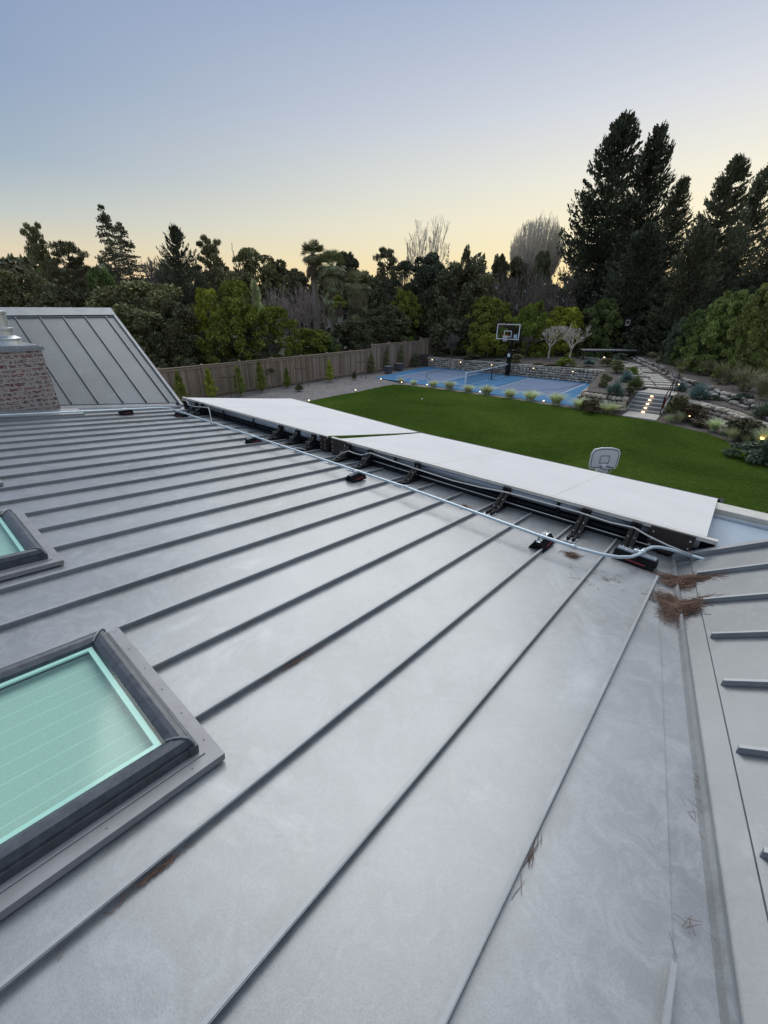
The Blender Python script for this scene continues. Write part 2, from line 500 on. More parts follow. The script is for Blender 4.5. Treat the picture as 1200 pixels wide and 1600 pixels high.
M['gravel'] = speckle('grey_gravel', [(0.10, 0.095, 0.095), (0.19, 0.175, 0.17), (0.27, 0.25, 0.24), (0.14, 0.13, 0.13)], 16)
M['mulch'] = speckle('bark_mulch', [(0.055, 0.045, 0.040), (0.10, 0.082, 0.070), (0.15, 0.125, 0.11), (0.075, 0.06, 0.052)], 14)
M['soil'] = speckle('dark_ground', [(0.03, 0.032, 0.02), (0.05, 0.045, 0.03), (0.04, 0.045, 0.022)], 3)
M['kerb'] = speckle('pebble_strip', [(0.16, 0.145, 0.13), (0.30, 0.28, 0.25), (0.22, 0.2, 0.185)], 14)
M['patio'] = speckle('patio_stone', [(0.2, 0.19, 0.175), (0.24, 0.225, 0.21)], 1.6, 0.2)
def stone_mat(name, cols):
    m = NT(name); gi = m.n('ShaderNodeNewGeometry'); v = m.obj()
    c = m.ramp(gi.outputs['Random Per Island'], [(i / (len(cols) - 1), k) for i, k in enumerate(cols)])
    c = m.mix(1.0, c, m.ramp(m.noise(9, 5, .7, v), [(0.3, 0.7), (0.7, 1.25)]), 'MULTIPLY')
    m.bump(m.noise(16, 4, .6, v), 0.5)
    return m.set(Base_Color=c, Roughness=0.9)


M['rock'] = stone_mat('field_stone', [(0.30, 0.25, 0.19), (0.62, 0.56, 0.46), (0.40, 0.31, 0.23), (0.48, 0.43, 0.36), (0.68, 0.60, 0.49), (0.27, 0.25, 0.22)])
M['rockpale'] = stone_mat('pale_boulder', [(0.30, 0.28, 0.25), (0.52, 0.49, 0.45), (0.38, 0.35, 0.32), (0.24, 0.225, 0.21)])
M['mortar'] = plain('wall_mortar', (0.07, 0.065, 0.055), 0.95, 0, 0.2, 8)

m = NT('artificial_turf'); v = m.obj()
f1 = m.noise(0.14, 5, 0.6, v, 0.5); f2 = m.noise(22, 6, 0.85, v); f3 = m.noise(3, 4, 0.6, m.obj((1, 5, 1)))
c = m.ramp(f1, [(0.35, (0.030, 0.057, 0.009)), (0.65, (0.064, 0.099, 0.018))])
c = m.mix(1.0, c, m.ramp(f2, [(0.3, 0.35), (0.7, 1.7)]), 'MULTIPLY')
c = m.mix(1.0, c, m.ramp(f3, [(0.3, 0.78), (0.7, 1.22)]), 'MULTIPLY')
c = m.mix(1.0, c, m.ramp(m.noise(7, 5, 0.8, m.obj((1, 3, 1)), 0.5), [(0.3, 0.72), (0.7, 1.3)]), 'MULTIPLY')
m.bump(m.mix(0.5, f2, m.noise(9, 4, 0.7, v)), 1.0, 0.05)
M['turf'] = m.set(Base_Color=c, Roughness=0.9, Specular_IOR_Level=0.0)

M['court_blue'] = plain('court_blue_paint', (0.080, 0.215, 0.385), 0.8, 0, 0.08, 0.7, 0.1, 0.12)
M['court_grey'] = plain('court_grey_blue_paint', (0.19, 0.245, 0.36), 0.8, 0, 0.06, 0.7, 0.1, 0.12)
M['court_line'] = plain('court_line_paint', (0.50, 0.64, 0.74), 0.7, 0, 0.05, 3)
M['court_black'] = plain('court_dark_line_paint', (0.03, 0.05, 0.09), 0.7, 0, 0.05, 3)

m = NT('weathered_fence_wood')
gi = m.n('ShaderNodeNewGeometry'); g2 = m.noise(14, 5, 0.7, m.obj((6, 6, 0.6)))
c = m.ramp(gi.outputs['Random Per Island'], [(0.0, (0.24, 0.175, 0.125)), (0.5, (0.35, 0.265, 0.20)), (1.0, (0.46, 0.36, 0.275))])
c = m.mix(1.0, c, m.ramp(g2, [(0.3, 0.72), (0.7, 1.2)]), 'MULTIPLY')
m.bump(g2, 0.4, 0.01)
M['fence'] = m.set(Base_Color=c, Roughness=0.85)

# ------------------------------------------------------------------ ground and setting
def sheet(name, poly, z, mat, label=None):
    b = MB(); b.prism(poly, z - 0.035 if not callable(z) else (lambda x, y: z(x, y) - 0.02), z)
    o = b.build(name, mat); o['kind'] = 'structure'
    if label: o['label'] = label
    return o


g = MB()
g.add([(-1500, -1500, -0.06), (1500, -1500, -0.06), (1500, 1500, -0.06), (-1500, 1500, -0.06)], [(0, 1, 2, 3)])
tag(g.build('ground', M['soil']), kind='structure')
sheet('gravel_bed', [(-24.4, -2), (-12, -2), (-12, 14), (-16, 23.5), (-22.0, 24.86), (-22.9, 33.3), (-24.4, 33.3)], -0.012, M['gravel'])
sheet('patio', [(-18, 0), (6, 0), (6, 8.2), (-18, 8.2)], -0.002, M['patio'])
LAWN = [(-16.5, 8.2), (6, 8.2), (6, 16.0), (3.2, 18.2), (1.27, 19.82), (0.81, 20.1), (0.3, 20.6), (-0.17, 21.75), (-0.77, 22.4), (-1.9, 22.98),
        (-2.9, 23.35), (-4.4, 23.5), (-6.93, 23.68), (-10.5, 23.9), (-14.9, 23.9), (-18.6, 23.75), (-19.1, 23.3), (-19.17, 22.4), (-18.98, 19.6),
        (-19.1, 17.5), (-18.98, 15.4), (-18.3, 13.2), (-17.3, 10.4)]
fine = []
for i in range(len(LAWN)):
    p, q = Vector(LAWN[i]), Vector(LAWN[(i + 1) % len(LAWN)])
    k = max(1, int((q - p).length / .16)) if min(p.y, q.y) > 9 else 1
    for j in range(k):
        r_ = p.lerp(q, j / k); fine.append((r_.x + random.uniform(-.022, .022), r_.y + random.uniform(-.022, .022)))
sheet('lawn', fine, 0.03, M['turf'])
sheet('border_strip', [(-19.6, 23.0), (-4.4, 23.0), (-4.4, 24.9), (-7.0, 24.9), (-7.15, 24.42), (-19.6, 24.65)], 0.004, M['kerb'])
sheet('planting_bed', [(-7.4, 22.9), (-4.3, 22.9), (-2.9, 22.5), (6, 12.0), (12, 12.0), (12, 26), (-7.2, 26)], 0.012, M['mulch'])

# sports court, laid out in its own frame
ct = math.radians(0.857); CC = (-15.187, 29.525)


def cp(a, b): return (CC[0] + a * math.cos(ct) - b * math.sin(ct), CC[1] + a * math.sin(ct) + b * math.cos(ct))


HX, HW, KX = 6.244, 3.048, 2.122
sheet('sports_court', [(-22.33, 24.78), (-7.15, 24.42), (-8.42, 33.3), (-23.3, 33.3)], 0.024, M['court_blue'])


def strip(b, a, c, w, z, mi=0):
    a = Vector((a[0], a[1], 0)); c = Vector((c[0], c[1], 0)); d = (c - a).normalized(); s = Vector((-d.y, d.x, 0)) * w / 2
    a = a - d * (w / 2); c = c + d * (w / 2)
    b.add([(p.x, p.y, z) for p in (a - s, c - s, c + s, a + s)], [(0, 1, 2, 3)], mi)


b = MB()
for x0, x1 in ((-HX, -KX), (KX, HX)):
    b.add([cp(x0, -HW) + (0.028,), cp(x1, -HW) + (0.028,), cp(x1, HW) + (0.028,), cp(x0, HW) + (0.028,)], [(0, 1, 2, 3)])
tag(b.build('court_playing_area', M['court_grey']), kind='structure')
b = MB()
for x in (-HX, -KX, KX, HX): strip(b, cp(x, -HW), cp(x, HW), 0.075, 0.036)
strip(b, cp(0.15, -HW), cp(0.15, HW), 0.05, 0.036)
for y in (-HW, HW): strip(b, cp(-HX, y), cp(HX, y), 0.06, 0.040)
for s in (-1, 1): strip(b, cp(s * HX, 0), cp(s * KX, 0), 0.06, 0.040)
tag(b.build('court_lines', M['court_line']), kind='structure')
b = MB()
arc = []
for i in range(49):
    t = PI + PI * i / 48
    arc.append((-15.05 + 5.75 * math.cos(t), 31.3 + 5.6 * math.sin(t) * 0.98))
for i in range(48): strip(b, arc[i], arc[i + 1], 0.05, 0.044)
strip(b, arc[0], (arc[0][0], 33.2), 0.05, 0.044); strip(b, arc[-1], (arc[-1][0], 33.2), 0.05, 0.044)
for sx in (-1.85, 1.85): strip(b, (-15.05 + sx, 33.1), (-15.05 + sx, 27.3), 0.05, 0.048)
tag(b.build('court_arc_line', M['court_black']), kind='structure')


# raised garden terrace
def ZT(x, y): return 0.78 + 0.02 * (y - 25)


TERR = [(-40, 33.55), (-8.25, 33.55), (-7.9, 31.7), (-7.25, 27.0), (-6.75, 25.05), (-4.6, 25.05), (-4.6, 28.3), (-2.95, 28.3), (-2.8, 26.9),
        (-1.5, 25.9), (-0.1, 24.75), (0.85, 23.2), (2.2, 21.6), (14, 12), (60, 12), (60, 95), (-40, 95)]
b = MB(); b.prism(TERR, -0.05, ZT)
tag(b.build('terrace_ground', M['mulch']), kind='structure')
BANK = [(-8.3, 42.4), (-5.4, 36.2), (-3.1, 31.0), (-1.25, 28.1), (0.2, 25.5), (1.2, 23.4), (3, 21), (14, 14), (58, 14), (58, 93), (-8.3, 93)]


def ZB(x, y): return ZT(x, y) + 0.30


b = MB(); b.prism(BANK, lambda x, y: ZT(x, y) - 0.02, ZB)
tag(b.build('upper_bank_ground', M['mulch']), kind='structure')

# stone path: separate flags laid on the terrace
def flag(b, x, y, w, d, rz, z, t=0.05):
    c, s = math.cos(rz), math.sin(rz)
    k = [( -w / 2, -d / 2), (w / 2, -d / 2), (w / 2, d / 2), (-w / 2, d / 2)]
    k = [(px * random.uniform(.93, 1), py * random.uniform(.9, 1)) for px, py in k]
    b.prism([(x + px * c - py * s, y + px * s + py * c) for px, py in k], z - t, z)


b = MB()
line = [(-3.9, 28.9), (-4.6, 30.6), (-5.6, 33.2), (-6.6, 36.0), (-8.0, 38.4), (-10.2, 40.2), (-12.6, 41.4), (-15.2, 42.6)]
seg = []
for i in range(len(line) - 1):
    a = Vector(line[i]); c = Vector(line[i + 1]); n = max(1, int((c - a).length / 0.62))
    for k in range(n): seg.append((a.lerp(c, k / n), math.atan2((c - a).y, (c - a).x)))
for i, (p, ang) in enumerate(seg):
    wid = 1.9 if i < 8 else 1.5
    cut = random.uniform(-.25, .25)
    nx, ny = -math.sin(ang), math.cos(ang)
    for s, ww in ((1, wid / 2 + cut - .04), (-1, wid / 2 - cut - .04)):
        off = s * (ww / 2 + .03) + cut * (-1)
        if random.random() < .08: continue
        flag(b, p.x + nx * off, p.y + ny * off, .56, ww, ang, ZT(p.x, p.y) + .035)
tag(b.build('stone_path', M['slab'], bevel=.01), kind='structure')

# ------------------------------------------------------------------ the house
SL = 0.10803
KW = 0.667


def ZM(x, y): return 3.142 - SL * y
def ZR(x, y): return 2.725 + KW * x
def ZL(x, y): return 2.662 - KW * (x + 10.328)
def VR(y): return 0.625 - 0.162 * y
def VL(y): return -11.05 + 0.162 * y


house = empty('house', (-5, 0, 0))
tag(house, 'house we stand on, with grey standing seam metal roof, skylights and two steeper wings', 'house')


def hp(b, name, mats, parent=None, **kw):
    o = b.build(name, mats, None, **kw)
    o.parent = parent or house
    if parent is None: o.location = (5, 0, 0)
    return o


YB, YE = -5.0, 4.70
b = MB()
b.prism([(VL(YB) + .14, YB), (VR(YB) - .14, YB), (VR(YE) - .14, YE), (VL(YE) + .14, YE)], lambda x, y: ZM(x, y) - .05, ZM)
SEAM0, PITCHS = -0.130, 0.4515
FL = [(-2.36, -1.21), (-4.61, -3.44), (-6.87, -5.70)]       # skylight flashings along X
FY = [0.40, 0.41, 0.45]


def seam(b, x, y0, y1):
    for w, h0, h1, ofs in ((.030, .0005, .004, 0), (.0095, .003, .029, 0), (.020, .027, .0335, .003), (.014, .033, .0365, .003)):
        p = []
        for h in (h0, h1):
            for (xx, yy) in ((x + ofs - w / 2, y0), (x + ofs + w / 2, y0), (x + ofs + w / 2, y1), (x + ofs - w / 2, y1)):
                p.append((xx, yy, ZM(xx, yy) + h))
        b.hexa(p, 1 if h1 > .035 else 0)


for k in range(-3, 25):
    x = SEAM0 - k * PITCHS
    y0, y1 = YB, 4.34 - (0.02 if k % 2 else 0)
    y1 = min(y1, (0.625 - .15 - x) / 0.162)
    lim = (x + 11.05 - .15) / 0.162
    y1 = min(y1, lim)
    for (a, c), fy in zip(FL, FY):
        if a - .03 < x < c + .03: y0 = fy + .002
    if -10.4 < x < -9.70: y0 = 2.36 if y1 > 2.5 else y1
    if y1 - y0 > .1: seam(b, x, y0, y1)
b.prism([(VL(YE) + .2, YE), (VR(YE) - .1, YE), (VR(YE) - .1, YE + .05), (VL(YE) + .2, YE + .05)], 2.50, 2.645)
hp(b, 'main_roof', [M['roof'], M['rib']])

# valley gutters: lower sheet each side with a raised centre fold
for nm, V, sgn, ZW in (('valley_flashing', VR, 1, ZR), ('valley_flashing', VL, -1, ZL)):
    b = MB()
    ya, yb = YB, 4.62
    b.hexa([(V(y) + sgn * x, y, ZM(0, y) - .012 + dz) for dz in (-.02, 0) for (x, y) in
            (((-.20, ya), (0, ya), (0, yb), (-.20, yb)) if sgn > 0 else ((0, ya), (-.20, ya), (-.20, yb), (0, yb)))])
    ya2, yb2 = ya, 4.25 if sgn > 0 else 4.4
    q = [(0, ya2), (.17, ya2), (.17, yb2), (0, yb2)]
    if sgn < 0: q = [(.17, ya2), (0, ya2), (0, yb2), (.17, yb2)]
    b.hexa([(V(y) + sgn * x, y, ZW(V(y) + sgn * x, y) - .010 + dz) for dz in (-.02, 0) for (x, y) in q], 1)
    r = []
    for y in (ya, yb):
        zc = ZM(0, y)
        for dx, dz in ((-.028, -.013), (-.012, .012), (0, .026), (.006, .024), (.022, .004)):
            r.append((V(y) + sgn * dx, y, zc + dz))
    n = 5
    b.add(r, [(i, i + 1, n + i + 1, n + i) for i in range(4)] + [tuple(range(5)), tuple(range(9, 4, -1))])
    hp(b, nm, [M['roof'], M['wing']])


def wing(name, sgn, V, ZW, xr, yf, ribs, capw):
    """one steep wing: lower slope, ribs, rake trim, ridge cap, far slope"""
    b = MB()
    ya = -7.0
    e = lambda y: V(y) + sgn * .11
    poly = [(e(ya), ya), (xr, ya), (xr, yf), (e(yf), yf)]
    if sgn < 0: poly = poly[::-1]
    b.prism(poly, lambda x, y: ZW(x, y) - .06, lambda x, y: ZW(x, y) + .004)
    zr = ZW(xr, 0)
    xf = xr + sgn * abs(xr - e(0)) * .98
    p = [(xr, ya), (xf, ya), (xf, yf), (xr, yf)]
    if sgn < 0: p = p[::-1]
    b.prism(p, lambda x, y: zr - KW * abs(x - xr) - .06, lambda x, y: zr - KW * abs(x - xr) + .004)
    for yy in ribs:
        xa, xb = e(yy) + sgn * .01, xr - sgn * .02
        for w, h0, h1 in ((.012, .003, .036), (.020, .034, .044)):
            pts = []
            for h in (h0, h1):
                for (xx, y2) in ((xa, yy - w / 2), (xb, yy - w / 2), (xb, yy + w / 2), (xa, yy + w / 2)):
                    pts.append((xx, y2, ZW(xx, y2) + h))
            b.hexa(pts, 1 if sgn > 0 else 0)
            pts = []
            for h in (h0, h1):
                for (xx, y2) in ((xr, yy - w / 2), (xf, yy - w / 2), (xf, yy + w / 2), (xr, yy + w / 2)):
                    pts.append((xx, y2, zr - KW * abs(xx - xr) + h))
            b.hexa(pts)
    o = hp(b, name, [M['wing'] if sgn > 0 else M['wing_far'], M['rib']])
    t = MB()
    xs = V(yf) + sgn * (-.02)
    pts = []
    for h in (-.10, .055):
        for (xx, y2) in ((xs, yf - .005), (xr, yf - .005), (xr, yf + .06), (xs, yf + .06)):
            pts.append((xx, y2, ZW(xx, y2) + h))
    t.hexa(pts)
    pts = []
    for h in (-.10, .055):
        for (xx, y2) in ((xr, yf - .005), (xf, yf - .005), (xf, yf + .06), (xr, yf + .06)):
            pts.append((xx, y2, zr - KW * abs(xx - xr) + h))
    t.hexa(pts)
    hp(t, 'rake_trim', M['trim'])
    c = MB()
    for s2 in (-1, 1):
        pts = []
        for h in (.040, .060):
            for (xx, y2) in ((xr, ya), (xr + s2 * capw, ya), (xr + s2 * capw, yf + .063), (xr, yf + .063)):
                pts.append((xx, y2, zr - KW * abs(xx - xr) + h))
        c.hexa(pts)
        xx = xr + s2 * capw
        zc = zr - KW * capw
        c.box(min(xx, xx - s2 * .01), max(xx, xx - s2 * .01), ya, yf + .06, zc + .012, zc + .062)
    hp(c, 'ridge_cap', M['trim'])
    # gable wall
    w = MB()
    yw = yf - .30
    w.add([(e(yw) , yw, 0), (xf, yw, 0), (xf, yw, 2.2), (xr, yw, zr - .1), (e(yw), yw, ZW(e(yw), yw) - .1),
           (e(yw), yw - 9, 0), (xf, yw - 9, 0), (xf, yw - 9, 2.2), (xr, yw - 9, zr - .1), (e(yw), yw - 9, ZW(e(yw), yw) - .1)],
          [(0, 1, 2, 3, 4), (9, 8, 7, 6, 5), (0, 5, 6, 1), (1, 6, 7, 2)])
    hp(w, 'gable_wall', M['stucco'])


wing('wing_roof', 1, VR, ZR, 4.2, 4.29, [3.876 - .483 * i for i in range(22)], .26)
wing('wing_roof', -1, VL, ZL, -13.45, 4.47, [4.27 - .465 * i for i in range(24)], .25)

b = MB()
b.box(-10.4, 0.1, 3.9, 4.1, 0, 2.55)
hp(b, 'front_wall', M['stucco'])
for x0, x1 in ((-9.4, -6.4), (-5.6, -2.6), (-1.9, -.2)):
    fr = MB()
    for (a, c, z0, z1) in ((x0, x1, 2.15, 2.23), (x0, x1, .05, .12), (x0, x0 + .07, .12, 2.15), (x1 - .07, x1, .12, 2.15), ((x0 + x1) / 2 - .03, (x0 + x1) / 2 + .03, .12, 2.15)):
        fr.box(a, c, 4.1, 4.16, z0, z1)
    f_ = hp(fr, 'window', M['black'])
    p = MB(); p.box(x0 + .02, x1 - .02, 4.102, 4.12, .1, 2.17)
    pn = p.build('pane', M['darkglass'], f_)

# low membrane roof with its cream parapet, right of the awnings
mm = NT('sky_tinted_membrane'); vv = mm.obj()
ff = mm.noise(1.1, 6, .65, vv, .4)
cc = mm.ramp(ff, [(.3, (.34, .42, .50)), (.7, (.43, .51, .59))])  # blue of the reflected sky is put into the base colour
mm.bump(mm.noise(5, 4, .6, vv), .15)
M['membrane'] = mm.set(Base_Color=cc, Roughness=.38)
b = MB(); b.box(-.25, 6.0, 4.4, 6.46, 2.25, 2.40)
hp(b, 'flat_roof', M['membrane'])
b = MB(); b.box(-.30, 6.0, 6.46, 6.72, 2.1, 2.50)
hp(b, 'parapet', M['cream'], bevel=.008)
b = MB(); b.box(-.30, 6.0, 6.40, 6.458, 2.401, 2.44)
hp(b, 'parapet_flashing', M['galv'])
for xx in (-.2, 5.0):
    b = MB(); b.box(xx, xx + .15, 6.3, 6.45, 0, 2.25)
    hp(b, 'support_post', M['cream'])


def RP(x, y, h): return (x, y + h * SL, ZM(x, y) + h)


def skylight(fx, fy, label):
    root = empty('skylight', (fx[1], fy, ZM(0, fy))); root.parent = house
    root.location = (fx[1] + 5, fy, ZM(0, fy))
    root['label'] = label
    ox, oy, oz = fx[1], fy, ZM(0, fy)

    def tr(b):
        b.v = [(p[0] - ox, p[1] - oy, p[2] - oz) for p in b.v]
    x0, x1 = fx; y1 = fy; y0 = fy - 1.75
    s = MB()
    s.hexa([RP(x, y, h) for h in (.012, .046) for (x, y) in ((x0, y0), (x1, y0), (x1, y1), (x0, y1))])
    # raised hem next to the curb and screws
    s.hexa([RP(x, y, h) for h in (.046, .052) for (x, y) in ((x0 + .06, y0 + .06), (x1 - .055, y0 + .06), (x1 - .055, y1 - .055), (x0 + .06, y1 - .055))])
    for i in range(6):
        for (px, py) in ((x1 - .03, y1 - .12 - i * .3), (x1 - .12 - i * .2, y1 - .028)):
            c = RP(px, py, .046); s.lathe([(.005, 0), (.004, .003)], c, 8)
    tr(s); s.build('flashing', M['flash'], root, bevel=.002)
    fx0, fx1 = x0 + .07, x1 - .085; fy1 = fy - .085; fy0 = y0 + .12
    w = .074
    f = MB()

    def rail(a0, a1, horiz):
        prof = [(0, .052), (0, .105), (.012, .128), (.030, .134), (.050, .130), (w, .116), (w, .052)]
        # profile measured from the outer edge inwards
        n = len(prof); vs = []
        if horiz:   # runs along X at y edge a (outer y = a0[1])
            yo = a0[1]; dirn = a0[2]
            for xx, inset in ((a0[0], 1), (a1[0], -1)):
                for d, h in prof: vs.append(RP(xx + inset * d, yo + dirn * d, h))
        else:
            xo = a0[0]; dirn = a0[2]
            for yy, inset in ((a0[1], 1), (a1[1], -1)):
                for d, h in prof: vs.append(RP(xo + dirn * d, yy + inset * d, h))
        fs = [(i, i + 1, n + i + 1, n + i) for i in range(n - 1)]
        f.add(vs, fs)
    rail((fx0, fy1, -1), (fx1, fy1, -1), True)
    rail((fx0, fy0, 1), (fx1, fy0, 1), True)
    rail((fx1, fy0, -1), (fx1, fy1, -1), False)
    rail((fx0, fy0, 1), (fx0, fy1, 1), False)
    # outer skirt at the low side and dark corner caps
    f.hexa([RP(x, y, h) for h in (.050, .096) for (x, y) in ((fx0 + .01, fy1 - .02), (fx1 + .012, fy1 - .02), (fx1 + .012, fy1 + .014), (fx0 + .01, fy1 + .014))])
    f.hexa([RP(x, y, h) for h in (.050, .090) for (x, y) in ((fx1 - .02, fy0), (fx1 + .008, fy0), (fx1 + .008, fy1), (fx1 - .02, fy1))])
    tr(f); fo = f.build('frame', M['frame'], root, smooth=False)
    for (cx, sx) in ((fx1, -1), (fx0, 1)):
        cc_ = MB()
        pts = [RP(cx + sx * d, fy1 - d, h + .003) for d, h in ((-.002, .06), (-.002, .107), (.012, .131), (.030, .137), (.050, .133), (w, .119))]
        cc_.tube(pts, .0045, 6)
        tr(cc_); cc_.build('corner_joint', M['trim'], fo)
    g = MB()
    g.hexa([RP(x, y, h) for h in (.108, .112) for (x, y) in ((fx0 + w - .01, fy0 + w), (fx1 - w + .01, fy0 + w), (fx1 - w + .01, fy1 - w + .01), (fx0 + w - .01, fy1 - w + .01))])
    tr(g); g.build('pane', M['glass'], root)
    sp = MB(); gx0, gx1, gy0, gy1 = fx0 + w + .012, fx1 - w - .012, fy0 + w, fy1 - w - .012
    for (a, c, d, e_) in ((gx0, gx1, gy1 - .022, gy1), (gx0, gx1, gy0, gy0 + .022), (gx0, gx0 + .022, gy0 + .022, gy1 - .022), (gx1 - .022, gx1, gy0 + .022, gy1 - .022)):
        sp.hexa([RP(x, y, h) for h in (.090, .100) for (x, y) in ((a, d), (c, d), (c, e_), (a, e_))])
    tr(sp); sp.build('glass_edge', M['spacer'], root)
    bl = MB()
    bl.hexa([RP(x, y, h) for h in (.048, .056) for (x, y) in ((fx0 + w * .5, fy0 + w * .5), (fx1 - w * .5, fy0 + w * .5), (fx1 - w * .5, fy1 - w * .5), (fx0 + w * .5, fy1 - w * .5))])
    tr(bl); bl.build('blind', M['blind'], root)
    return root


skylight(FL[0], FY[0], 'largest skylight, nearest the viewer, green glass in a dark frame')
skylight(FL[1], FY[1], 'middle skylight at the left edge, corner of green glass showing')
skylight(FL[2], FY[2], 'farthest skylight, only its flashing corner in view at the left edge')

# chimney
ch = MB(); ch.box(-11.05, -10.10, 1.20, 2.06, 2.55, 4.09)
ch_o = hp(ch, 'chimney', M['brick'])
c = MB(); c.box(-11.09, -10.06, 1.14, 2.10, 4.092, 4.165); c.box(-11.05, -10.10, 1.2, 2.05, 4.165, 4.185)
c.build('chimney_cap', M['trim'], ch_o, bevel=.004)
c = MB(); c.hexa([(-10.099, .85, ZM(0, .85) + .002), (-9.74, .85, ZM(0, .85) + .002), (-9.74, 2.33, ZM(0, 2.33) + .002), (-10.099, 2.33, ZM(0, 2.33) + .002),
                  (-10.099, .85, ZM(0, .85) + .13), (-9.74, .85, ZM(0, .85) + .06), (-9.74, 2.33, ZM(0, 2.33) + .05), (-10.099, 2.33, ZM(0, 2.33) + .10)])
c.build('chimney_flashing', M['trim'], ch_o)
for yy, s_ in ((1.60, 1.0), (1.0 + .36, .0)):
    if s_ == 0: continue
    c = MB()
    c.lathe([(.30, 4.186), (.285, 4.27), (.305, 4.275), (.305, 4.30), (.225, 4.345), (.22, 4.43), (.25, 4.435), (.25, 4.47), (.20, 4.48), (.195, 4.69), (.215, 4.695), (.215, 4.74), (.19, 4.75)],
            (-10.5, yy, 0), 28)
    c.build('flue_pipe', M['galv'], ch_o, smooth=False)

# ------------------------------------------------------------------ awnings
def awning(x0, x1, bar0, bar1, nx0, nx1, bx0, bx1, brackets, tabs, plates, label, seams_x):
    """x0..x1 cassette; bar0, bar1 = Y of the front bar at its ends; n* fabric ends at cassette, b* at the bar"""
    yc = 4.40; zt = 2.945
    root = empty('awning', ((x0 + x1) / 2, yc, zt))
    tag(root, label, 'awning', 'pair of retractable awnings along the eave')
    ox, oy, oz = root.location

    def done(b, name, mats, parent=root, **kw):
        b.v = [(p[0] - ox, p[1] - oy, p[2] - oz) for p in b.v]
        return b.build(name, mats, parent, **kw)
    b = MB(); b.box(x0, x1, yc - .022, yc + .022, zt - .022, zt); b.box(x0, x1, yc - .022, yc - .014, zt - .040, zt - .022)
    done(b, 'lid', M['lid'], bevel=.003)
    b = MB(); b.tube([(x0 + .12, yc + .065, zt - .095), (x1 - .12, yc + .065, zt - .095)], .068, 24)
    done(b, 'roller_tube', M['tube'], smooth=True)
    b = MB(); b.box(x0, x1, yc + .15, yc + .17, 2.62, zt - .09); done(b, 'back_panel', M['rail'])
    for (ya_, yb_, za_, zb_) in ((.01, .11, zt - .205, zt - .175), (-.01, .07, zt - .262, zt - .232), (.01, .05, 2.655, 2.675)):
        b = MB(); b.box(x0, x1, yc + ya_, yc + yb_, za_, zb_); done(b, 'cassette_rail', M['rail'])
    for (pa, pb) in plates:
        b = MB(); b.box(pa, pb, yc - .035, yc - .024, 2.69, zt - .012)
        for xx in (pa + .03, pb - .03):
            for zz in (2.74, 2.80, 2.88): b.box(xx - .008, xx + .008, yc - .041, yc - .0348, zz - .008, zz + .008, 1)
        done(b, 'mounting_plate', [M['brown'], M['bolt']])
    for xx in (x0, x1 - .012):
        b = MB(); b.box(xx, xx + .012, yc - .02, yc + .15, 2.66, zt - .06); done(b, 'end_plate', M['brown'])
    # fabric, faintly sagging, 2 mm thick
    nx, ny = 60, 14
    V = []; 
    for top in (1, 0):
        for j in range(ny + 1):
            t = j / ny
            for i in range(nx + 1):
                s = i / nx
                xa = nx0 + (nx1 - nx0) * s; xb = bx0 + (bx1 - bx0) * s
                yb = bar0 + (bar1 - bar0) * s
                edge = .0 * math.sin(PI * t) * ((s < .5) * (1 - 2 * s) ** 6 - (s >= .5) * (2 * s - 1) ** 6)
                x = xa + (xb - xa) * t + edge
                y = yc + .019 + (yb - .045 - yc) * t
                z = zt + .001 + (2.475 - zt) * t - .008 * math.sin(PI * t) + .0022 * math.sin(s * 37 + t * 5) * math.sin(PI * t)
                V.append((x, y, z - (0 if top else .002)))
    F = []
    st = nx + 1; n2 = (nx + 1) * (ny + 1)
    for j in range(ny):
        for i in range(nx):
            a = j * st + i
            F.append((a, a + 1, a + 1 + st, a + st)); F.append((n2 + a + st, n2 + a + 1 + st, n2 + a + 1, n2 + a))
    for j in range(ny):
        a = j * st; F.append((a, a + st, n2 + a + st, n2 + a)); a += nx; F.append((a + st, a, n2 + a, n2 + a + st))
    b = MB(); b.add(V, F)
    fo = done(b, 'fabric', M['fabric'], smooth=False)
    for sx in seams_x:
        b = MB()
        s = (sx - nx0) / (nx1 - nx0)
        pts = []
        for j in range(ny + 1):
            t = j / ny
            xb = bx0 + (bx1 - bx0) * s; yb = bar0 + (bar1 - bar0) * s
            pts.append(Vector((sx + (xb - sx) * t, yc + .019 + (yb - .045 - yc) * t, zt + .0025 + (2.475 - zt) * t - .008 * math.sin(PI * t) + .0022 * math.sin(s * 37 + t * 5) * math.sin(PI * t))))
        for j in range(ny):
            p, q = pts[j], pts[j + 1]
            b.add([(p.x - .006, p.y, p.z), (p.x + .006, p.y, p.z), (q.x + .006, q.y, q.z), (q.x - .006, q.y, q.z)], [(0, 1, 2, 3)])
        done(b, 'fabric_seam', M['lid'])
    b = MB()
    b.bar((bx0 - .03, bar0, 2.425), (bx1 + .06, bar1, 2.425), .07, .09)
    done(b, 'front_bar', M['rail'], bevel=.01)
    for xx, yy in ((bx0 - .02, bar0), (bx1 + .05, bar1)):
        b = MB(); b.box(xx - .02, xx + .02, yy - .16, yy + .05, 2.36, 2.475)
        done(b, 'bar_end_cap', M['black'], bevel=.008)
    # folding arms under the fabric
    for xa, xm, xe in ((nx0 + .5, nx0 + 1.5, nx0 + .7), (nx1 - .5, nx1 - 1.5, nx1 - .7)):
        b = MB()
        ym = (yc + bar0) / 2 + .3
        b.bar((xa, yc + .1, 2.80), (xm, ym, 2.56), .05, .06); b.bar((xm, ym, 2.56), (xe, bar0 - .25, 2.37), .045, .05)
        b.lathe([(.045, -.05), (.045, .05)], (xm, ym, 2.56), 14)
        done(b, 'folding_arm', M['rail'])
